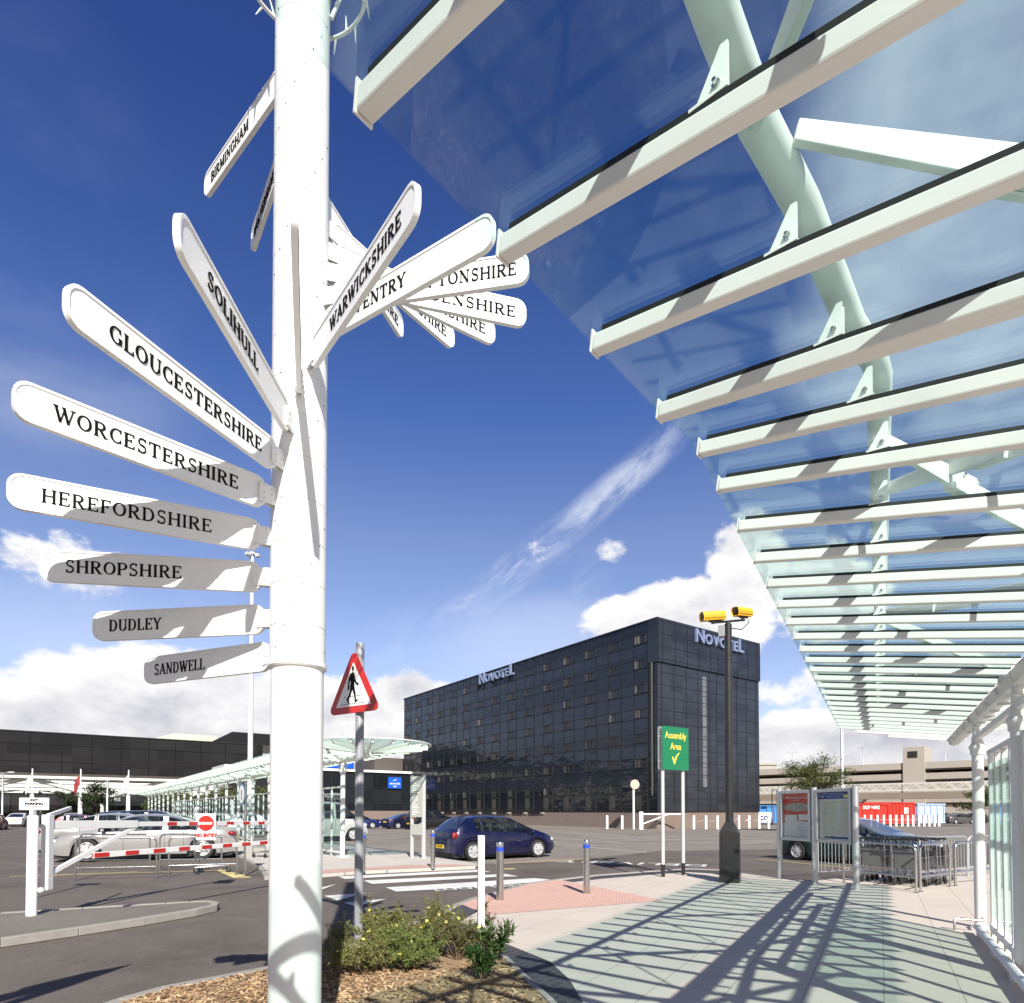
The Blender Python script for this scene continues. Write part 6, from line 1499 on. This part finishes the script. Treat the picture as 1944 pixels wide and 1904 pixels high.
# ---- lamp masts and flags
def mast(p, h, r, label, head=True):
    t = thing('lighting_mast', label, 'mast', p); mb = MB(); mb.lathe([(r * 1.3, 0), (r, 1.5), (r * .55, h)], (0, 0, 0), 14); mb.build('pole', mat('mast_white', (.66, .68, .72), .45, var=.05), t, smooth=40)
    mb = MB(); mb.lathe([(.2, h - .1), (.25, h), (.2, h + .12)], (0, 0, 0), 14)
    for i in range(3): a = 2 * pi * i / 3; mb.box((.38 * cos(a), .38 * sin(a), h - .1), (.26, .3, .2), a)
    mb.build('floodlights', M['ltgrey'], t); return t
mast(V((PY(474, 1560, 45).x, 45, RD)), 20.0, .20, 'tall white floodlight mast behind the fingerpost boards')
mast(V((PY(1600, 1560, 72).x, 72, RD)), 13.4, .22, 'white mast beside the tree behind the notice boards', False)
for i, (x, yt, col, Y) in enumerate([(60, 1459, (.60, .60, .62), 74), (152, 1460, (.26, .03, .035), 76), (243, 1462, (.60, .62, .66), 80)]):
    p = V((PY(x, 1560, Y).x, Y, RD)); h = PY(x, yt, Y).z - RD
    t = thing('flagpole', ['white flagpole with a limp pale flag, leftmost of three', 'white flagpole with a limp red flag', 'white flagpole with a limp white flag, nearest the far canopy'][i], 'flagpole', p, 0, 'flagpoles before the terminal')
    mb = MB(); mb.lathe([(.26, 0), (.22, 3.6), (.09, 3.7), (.07, h)], (0, 0, 0), 12); mb.build('pole', M['whiteb'], t, smooth=40)
    mb = MB(); n = 8; fl = []
    for j in range(n + 1):
        f = j / n; fl.append([V((-.10 - .75 * f * (1 - .2 * z_) , .10 * sin(9 * f + z_ * 2), h - .5 - z_ * 1.3 - 1.3 * f)) for z_ in (0, .33, .66, 1)])
    vs = [q for row in fl for q in row]; mb.add(vs, [(j * 4 + k, (j + 1) * 4 + k, (j + 1) * 4 + k + 1, j * 4 + k + 1) for j in range(n) for k in range(3)]); fo = mb.build('flag', mat('flag_%d' % i, col, .8, var=.3, scale=2), t, smooth=80, fix=False)
    sm = fo.modifiers.new('thickness', 'SOLIDIFY'); sm.thickness = .02
lamp_post(V((PY(4, 1560, 60).x, 60, RD)), PY(4, 1468, 60).z - RD, 'tall lamp post at the left picture edge', 2, r=.10)
lamp_post(V((PY(203, 1560, 62).x, 62, RD)), PY(203, 1482, 62).z - RD, 'lamp post with two yellowish heads between the flagpoles', 2, r=.12)
for x, y, Y, lb in ((674, 1440, 120, 'distant twin lamp post above the annexe, left of the warning sign post'), (833, 1426, 120, 'distant twin lamp post above the annexe beside the hotel'), ): pass
for x, y, Y, lb in ((664, 1464, 118, 'distant twin-headed lamp post rising above the annexe near the end screen'), (748, 1447, 118, 'distant twin-headed lamp post rising above the annexe beside the hotel')):
    lamp_post(V((PY(x, 1560, Y).x, Y, RD)), PY(x, y, Y).z - RD, lb, 2, r=.11)
lamp_post(V((PY(1466, 1560, 78).x, 78, RD)), PY(1466, 1500, 78).z - RD, 'dark thin lamp post in front of the blue container', 1, col=M['dark'], r=.08)
# ---- a pedestrian far off by the white car
def person(p, h, rz, label, cloth):
    me = bpy.data.meshes.new('person'); o = bpy.data.objects.new('person', me); COL.objects.link(o); o.location = p; o.rotation_euler = (0, 0, rz); s = h / 1.75
    v = [(0, 0, .95), (0, 0, 1.15), (0, .01, 1.40), (0, .01, 1.50), (0, .02, 1.64), (.10, 0, .90), (.12, .09, .50), (.12, .02, .08), (.12, .16, .04), (-.10, 0, .90), (-.12, -.02, .48), (-.12, -.20, .10), (-.12, -.08, .04),
         (.19, 0, 1.40), (.24, -.06, 1.12), (.24, .04, .88), (-.19, 0, 1.40), (-.24, .06, 1.12), (-.24, .16, .90)]
    e = [(0, 1), (1, 2), (2, 3), (3, 4), (0, 5), (5, 6), (6, 7), (7, 8), (0, 9), (9, 10), (10, 11), (11, 12), (2, 13), (13, 14), (14, 15), (2, 16), (16, 17), (17, 18)]
    me.from_pydata([(a * s, b * s, c * s) for a, b, c in v], e, []); rad = [.14, .15, .15, .055, .10, .09, .065, .045, .04, .09, .065, .045, .04, .065, .05, .035, .065, .05, .035]
    sk = o.modifiers.new('skin', 'SKIN')
    for d, q in zip(me.skin_vertices[0].data, rad): d.radius = (q * s, q * s)
    me.skin_vertices[0].data[0].use_root = True
    sb = o.modifiers.new('sub', 'SUBSURF'); sb.levels = sb.render_levels = 1; me.materials.append(cloth)
    mb = MB(); mb.ball((0, .035 * s, 1.64 * s), (.085 * s, .10 * s, .12 * s), 12, 8); hd = mb.build('head', mat('skin', (.5, .32, .24), .6), o, smooth=80)
    mb = MB(); mb.ball((0, .01 * s, 1.69 * s), (.092 * s, .105 * s, .10 * s), 10, 6); mb.build('hair', M['dark'], o, smooth=80)
    return tag(o, label, 'person')
person(V((PY(77, 1560, 56).x, 56, RD)), 1.78, .6, 'person in dark clothes walking past the white car on the left', mat('dark_cloth', (.02, .02, .025), .9))
# ================================================================== VEGETATION
def leaf_mat(name, c1, c2, c3, rough=.55, trans=.25):
    m = bpy.data.materials.new(name); m.use_nodes = True; t = m.node_tree; k = NT(t); p = t.nodes['Principled BSDF']; out = t.nodes['Material Output']
    oi = k.n('ShaderNodeNewGeometry').outputs['Random Per Island']
    c = k.mix(k.smooth(oi, .1, .7), rgb(*c1), rgb(*c2)); c = k.mix(k.smooth(oi, .80, 1.0), c, rgb(*c3))
    k.set(p.inputs['Base Color'], c); p.inputs['Roughness'].default_value = rough; p.inputs['Specular IOR Level'].default_value = .35
    tl = k.n('ShaderNodeBsdfTranslucent', i_Color=c); mx = k.n('ShaderNodeMixShader', i_0=trans, i_1=p.outputs[0], i_2=tl.outputs[0]); t.links.new(mx.outputs[0], out.inputs[0]); return m
rv = random.Random(11)
def rdir(r=rv):
    z = r.uniform(-1, 1); a = r.uniform(0, 2 * pi); q = math.sqrt(1 - z * z); return V((q * cos(a), q * sin(a), z))
def leaf(mb, p, d, n, L, w, fold=.25):
    d = d.normalized(); s_ = d.cross(n)
    if s_.length < 1e-4: s_ = d.cross(V((.3, .2, .9)))
    s_.normalize(); u = s_.cross(d)
    a, b = p, p + d * L; m = p + d * L * .5 + u * L * .05
    mb.add([a, m - s_ * w / 2 + u * w * fold, b, m + s_ * w / 2 + u * w * fold, m], [(0, 4, 1), (1, 4, 2), (0, 3, 4), (4, 3, 2)])
SHR = leaf_mat('shrub_leaf', (.14, .15, .04), (.23, .235, .075), (.34, .31, .13)); LAU = leaf_mat('laurel_leaf', (.028, .060, .016), (.055, .105, .026), (.11, .15, .05), .3, .12)
TRE = leaf_mat('tree_leaf', (.065, .085, .022), (.11, .13, .04), (.17, .17, .07)); TRD = leaf_mat('dark_tree_leaf', (.018, .035, .012), (.035, .055, .018), (.06, .075, .025))
stem_m = mat('shrub_stem', (.13, .085, .05), .9, var=.3); fl_m = mat('shrub_flower', (.80, .72, .16), .6, var=.1)
def shrub(label, base, spread, height, n_stem, n_leaf, lean=(0, 0), fl=10, name='flowering_shrub', seed=1, lmat=None, ll=.026, grp=None):
    r = random.Random(seed); t = thing(name, label, 'shrub', base, 0, grp); ms, ml, mf = MB(), MB(), MB(); tips = []
    for i in range(n_stem):
        a = r.uniform(0, 2 * pi); q = r.uniform(.1, 1) ** .6; ex = spread[0] * q * cos(a) + lean[0]; ey = spread[1] * q * sin(a) + lean[1]; ez = height * r.uniform(.55, 1.0) * (1 - .45 * q * q)
        pts = [V((ex * .08, ey * .08, 0)), V((ex * .35, ey * .35, ez * .45)), V((ex * .75, ey * .75, ez * .80)), V((ex, ey, ez))]
        pts = [pts[0]] + [p + rdir(r) * .035 for p in pts[1:]]; ms.tube(pts, [.006, .005, .0035, .0015], 5, cap=False); tips.append(pts)
        for s_ in range(4):
            b = pts[2].lerp(pts[3], r.random()) if r.random() < .6 else pts[1].lerp(pts[2], r.random()); e = b + (rdir(r) + V((0, 0, .5))) * r.uniform(.08, .17); ms.tube([b, b.lerp(e, .5) + rdir(r) * .01, e], [.003, .002, .001], 4, cap=False); tips.append([b, b, b.lerp(e, .5), e])
    for i in range(int(n_leaf * 1.35)):
        pts = r.choice(tips); k = r.choice((1, 2, 2, 2)); p = pts[k].lerp(pts[k + 1 if k < 3 else 3], r.random()) + rdir(r) * abs(r.gauss(0, .022))
        if p.z < .015: continue
        leaf(ml, p, rdir(r) + V((0, 0, .3)), rdir(r) + V((0, 0, 1)), ll * r.uniform(.6, 1.3), ll * r.uniform(.3, .55))
    for i in range(fl):
        pts = r.choice(tips); p = pts[3] + rdir(r) * .02 + V((0, 0, .012)); n = (rdir(r) * .5 + V((0, -.5, .8))).normalized(); X = MX.Translation(p) @ n.to_track_quat('Z', 'Y').to_matrix().to_4x4()
        for q in range(5): a = 2 * pi * q / 5; d = V((cos(a), sin(a), .25)); mf.prism([(.002 * cos(a), .002 * sin(a)), (.016 * cos(a - .5), .016 * sin(a - .5)), (.020 * cos(a), .020 * sin(a)), (.016 * cos(a + .5), .016 * sin(a + .5))], 0, .002, X)
    ms.build('stems', stem_m, t, fix=False); ml.build('foliage', lmat or SHR, t, fix=False)
    if mf.v: mf.build('flowers', fl_m, t)
    return t
BZ = .012
shrub('tall bushy yellow-flowered shrub in front of the warning sign post', G(724, 1820, BZ), (.36, .26), .54, 44, 8200, (-.02, .05), 8, seed=2)
shrub('low spreading shrub at the front of the bed, left of the other yellow-flowered ones', G(692, 1850, BZ), (.34, .22), .36, 30, 4200, (-.04, 0), 5, seed=3)
shrub('wide green shrub in the middle of the bed, brightest of the shrubs', G(775, 1842, BZ), (.42, .25), .40, 42, 7600, (0, 0), 8, seed=4, lmat=leaf_mat('shrub_leaf_bright', (.115, .165, .04), (.185, .245, .065), (.28, .30, .11)))
shrub('upright yellow-flowered shrub left of the white marker post', G(828, 1808, BZ), (.30, .24), .58, 40, 6400, (.04, .03), 8, seed=5)
shrub('olive shrub in the gap between the upright shrub and the marker post', G(868, 1822, BZ), (.28, .18), .50, 26, 3400, (.04, 0), 4, seed=6, lmat=leaf_mat('shrub_leaf_olive', (.11, .12, .04), (.17, .175, .07), (.24, .21, .11)))
shrub('thin twiggy reddish shrub rising behind the marker post', G(918, 1808, BZ), (.12, .12), .62, 7, 420, (.06, .03), 1, seed=8, lmat=leaf_mat('shrub_leaf_red', (.085, .055, .02), (.13, .10, .03), (.16, .13, .05)), ll=.032)
shrub('sparse seedling stalks sticking up between the two tall shrubs', G(770, 1800, BZ), (.22, .10), .44, 12, 380, (0, .02), 0, seed=9)
shrub('small scraggly shrub behind the fingerpost at the kerb', G(640, 1822, BZ), (.30, .20), .45, 16, 1300, (0, 0), 2, seed=13)
def laurel(label, base, h, seed, n=9, sp=.26):
    r = random.Random(seed); t = thing('laurel_shrub', label, 'shrub', base); ms, ml = MB(), MB()
    for i in range(n):
        a = 2 * pi * i / n + r.uniform(-.4, .4); q = r.uniform(.35, 1); e = V((sp * q * cos(a), sp * q * sin(a), h * r.uniform(.65, 1) * (1 - .25 * q))); pts = [V((0, 0, 0)), e * .45 + V((0, 0, .05)), e]; ms.tube(pts, [.008, .006, .003], 6, cap=False)
        for k in range(46):
            f = r.uniform(.3, 1.0); p = pts[0].lerp(pts[1], f * 2) if f < .5 else pts[1].lerp(pts[2], f * 2 - 1); d = (rdir(r) + V((cos(a) * .3, sin(a) * .3, .9 if f > .8 else .45))); leaf(ml, p, d, rdir(r) + V((0, 0, .6)), r.uniform(.07, .115), r.uniform(.020, .032), .18)
    ms.build('stems', stem_m, t, fix=False); ml.build('foliage', LAU, t, smooth=180, fix=False); return t
laurel('glossy dark laurel with upright leaves at the right corner of the bed', G(938, 1826, BZ), .50, 21, 11, .25)
laurel('small dark laurel at the front of the bed below the marker post', G(915, 1862, BZ), .34, 22, 7, .18)
def tree(label, base, h, cr, n_leaf, lmat, seed, trunk=.12, clumps=26, ll=.16, grp=None, open_=.5, name='tree', zc=.62, squash=.8):
    r = random.Random(seed); t = thing(name, label, 'tree', base, 0, grp); mt, ml = MB(), MB()
    top = V((r.uniform(-.1, .1) * cr, r.uniform(-.1, .1) * cr, h * .75)); mt.tube([V((0, 0, -.05)), V((0, 0, h * .25)), top * .55 + V((0, 0, h * .05)), top], [trunk, trunk * .8, trunk * .55, trunk * .15], 9, cap=False); cl = []
    for i in range(clumps):
        d = rdir(r); c = V((d.x * cr, d.y * cr, h * zc + d.z * (h * (1 - zc)) * squash)) * 1.0; f = r.uniform(.35, 1.0); c = V((c.x * f, c.y * f, h * zc + (c.z - h * zc) * f)); s0 = V((0, 0, h * r.uniform(.28, .5))).lerp(top, r.random() * .6)
        mid = s0.lerp(c, .5) + rdir(r) * cr * .10; mt.tube([s0, mid, c], [trunk * .3, trunk * .18, trunk * .05], 5, cap=False); cl.append((c, r.uniform(.22, .42) * cr, mid))
        for q in range(3): e = c + rdir(r) * cr * .3; mt.tube([mid.lerp(c, r.random()), e], [trunk * .08, trunk * .03], 4, cap=False)
    for i in range(n_leaf):
        c, q, mid = r.choice(cl); d = rdir(r); p = c + V((d.x, d.y, d.z * .55)) * q * r.random() ** open_ * 1.15; leaf(ml, p, rdir(r), rdir(r) + V((0, 0, .8)), ll * r.uniform(.6, 1.3), ll * r.uniform(.4, .65))
    mt.build('trunk', M['bark'], t, fix=False, smooth=60); ml.build('crown', lmat, t, fix=False); return t
def at(x, Y): return V((PY(x, 1560, Y).x, Y, RD))
tree('open-crowned tree behind the notice boards', at(1553, 52), 7.1, 2.7, 6500, TRE, 31, .13, 40, .17, open_=.8)
tree('green tree at the foot of the white column', at(1862, 70), 4.6, 2.3, 2600, TRE, 32, .12, 20, .24)
tree('dark bushy tree before the terminal, left of the far canopy tip', at(183, 66), 5.2, 1.9, 3000, TRD, 33, .12, 24, .22)
tree('small dark tree before the terminal between the flagpoles', at(132, 78), 4.7, 1.6, 1600, TRD, 34, .1, 16, .24); tree('round dark tree before the terminal right of the left flagpole', at(75, 80), 3.6, 1.3, 1300, TRD, 35, .1, 14, .24)
for i in range(4): tree(['green tree seen through the far canopy behind its first columns', 'green tree seen through the far canopy, second from the fingerpost', 'green tree seen through the middle of the far canopy', 'green tree seen through the far end of the canopy'][i], at([497, 440, 365, 300][i], [62, 66, 72, 78][i]), 4.6, 2.4, 1500, TRE, 40 + i, .12, 16, .26)
def hedge(label, a, b, w, h, seed, n):
    r = random.Random(seed); t = thing('hedge', label, 'hedge', a); ml, mt = MB(), MB(); d = b - a; L = d.length; d.normalize(); s_ = V((-d.y, d.x, 0))
    for i in range(n):
        x = r.uniform(0, L); hh = h * (.75 + .25 * sin(x * 1.3 + seed) * cos(x * .45)); th = r.uniform(0, pi); rad = r.random() ** .3; p = d * x + s_ * (w / 2 * cos(th) * rad) + V((0, 0, .1 + hh * sin(th) * rad)); leaf(ml, p, rdir(r), rdir(r) + V((0, 0, .6)), r.uniform(.16, .34), r.uniform(.10, .2))
    for i in range(int(L / 1.1)): mt.tube([d * (i * 1.1) , d * (i * 1.1) + V((0, 0, h * .7))], [.05, .02], 5)
    mt.build('stems', M['bark'], t, fix=False); ml.build('foliage', TRD, t, fix=False); return t
hedge('dark clipped hedge at the far left behind the white car', at(-60, 80), at(62, 84), 2.2, 1.9, 51, 2600); hedge('dark hedge behind the EXIT PARKING sign', at(84, 82), at(212, 88), 2.4, 2.2, 52, 3000)
hedge('green planting behind the dark row of cars at the right', at(1795, 99), at(1950, 96), 2.0, 1.6, 53, 1600)
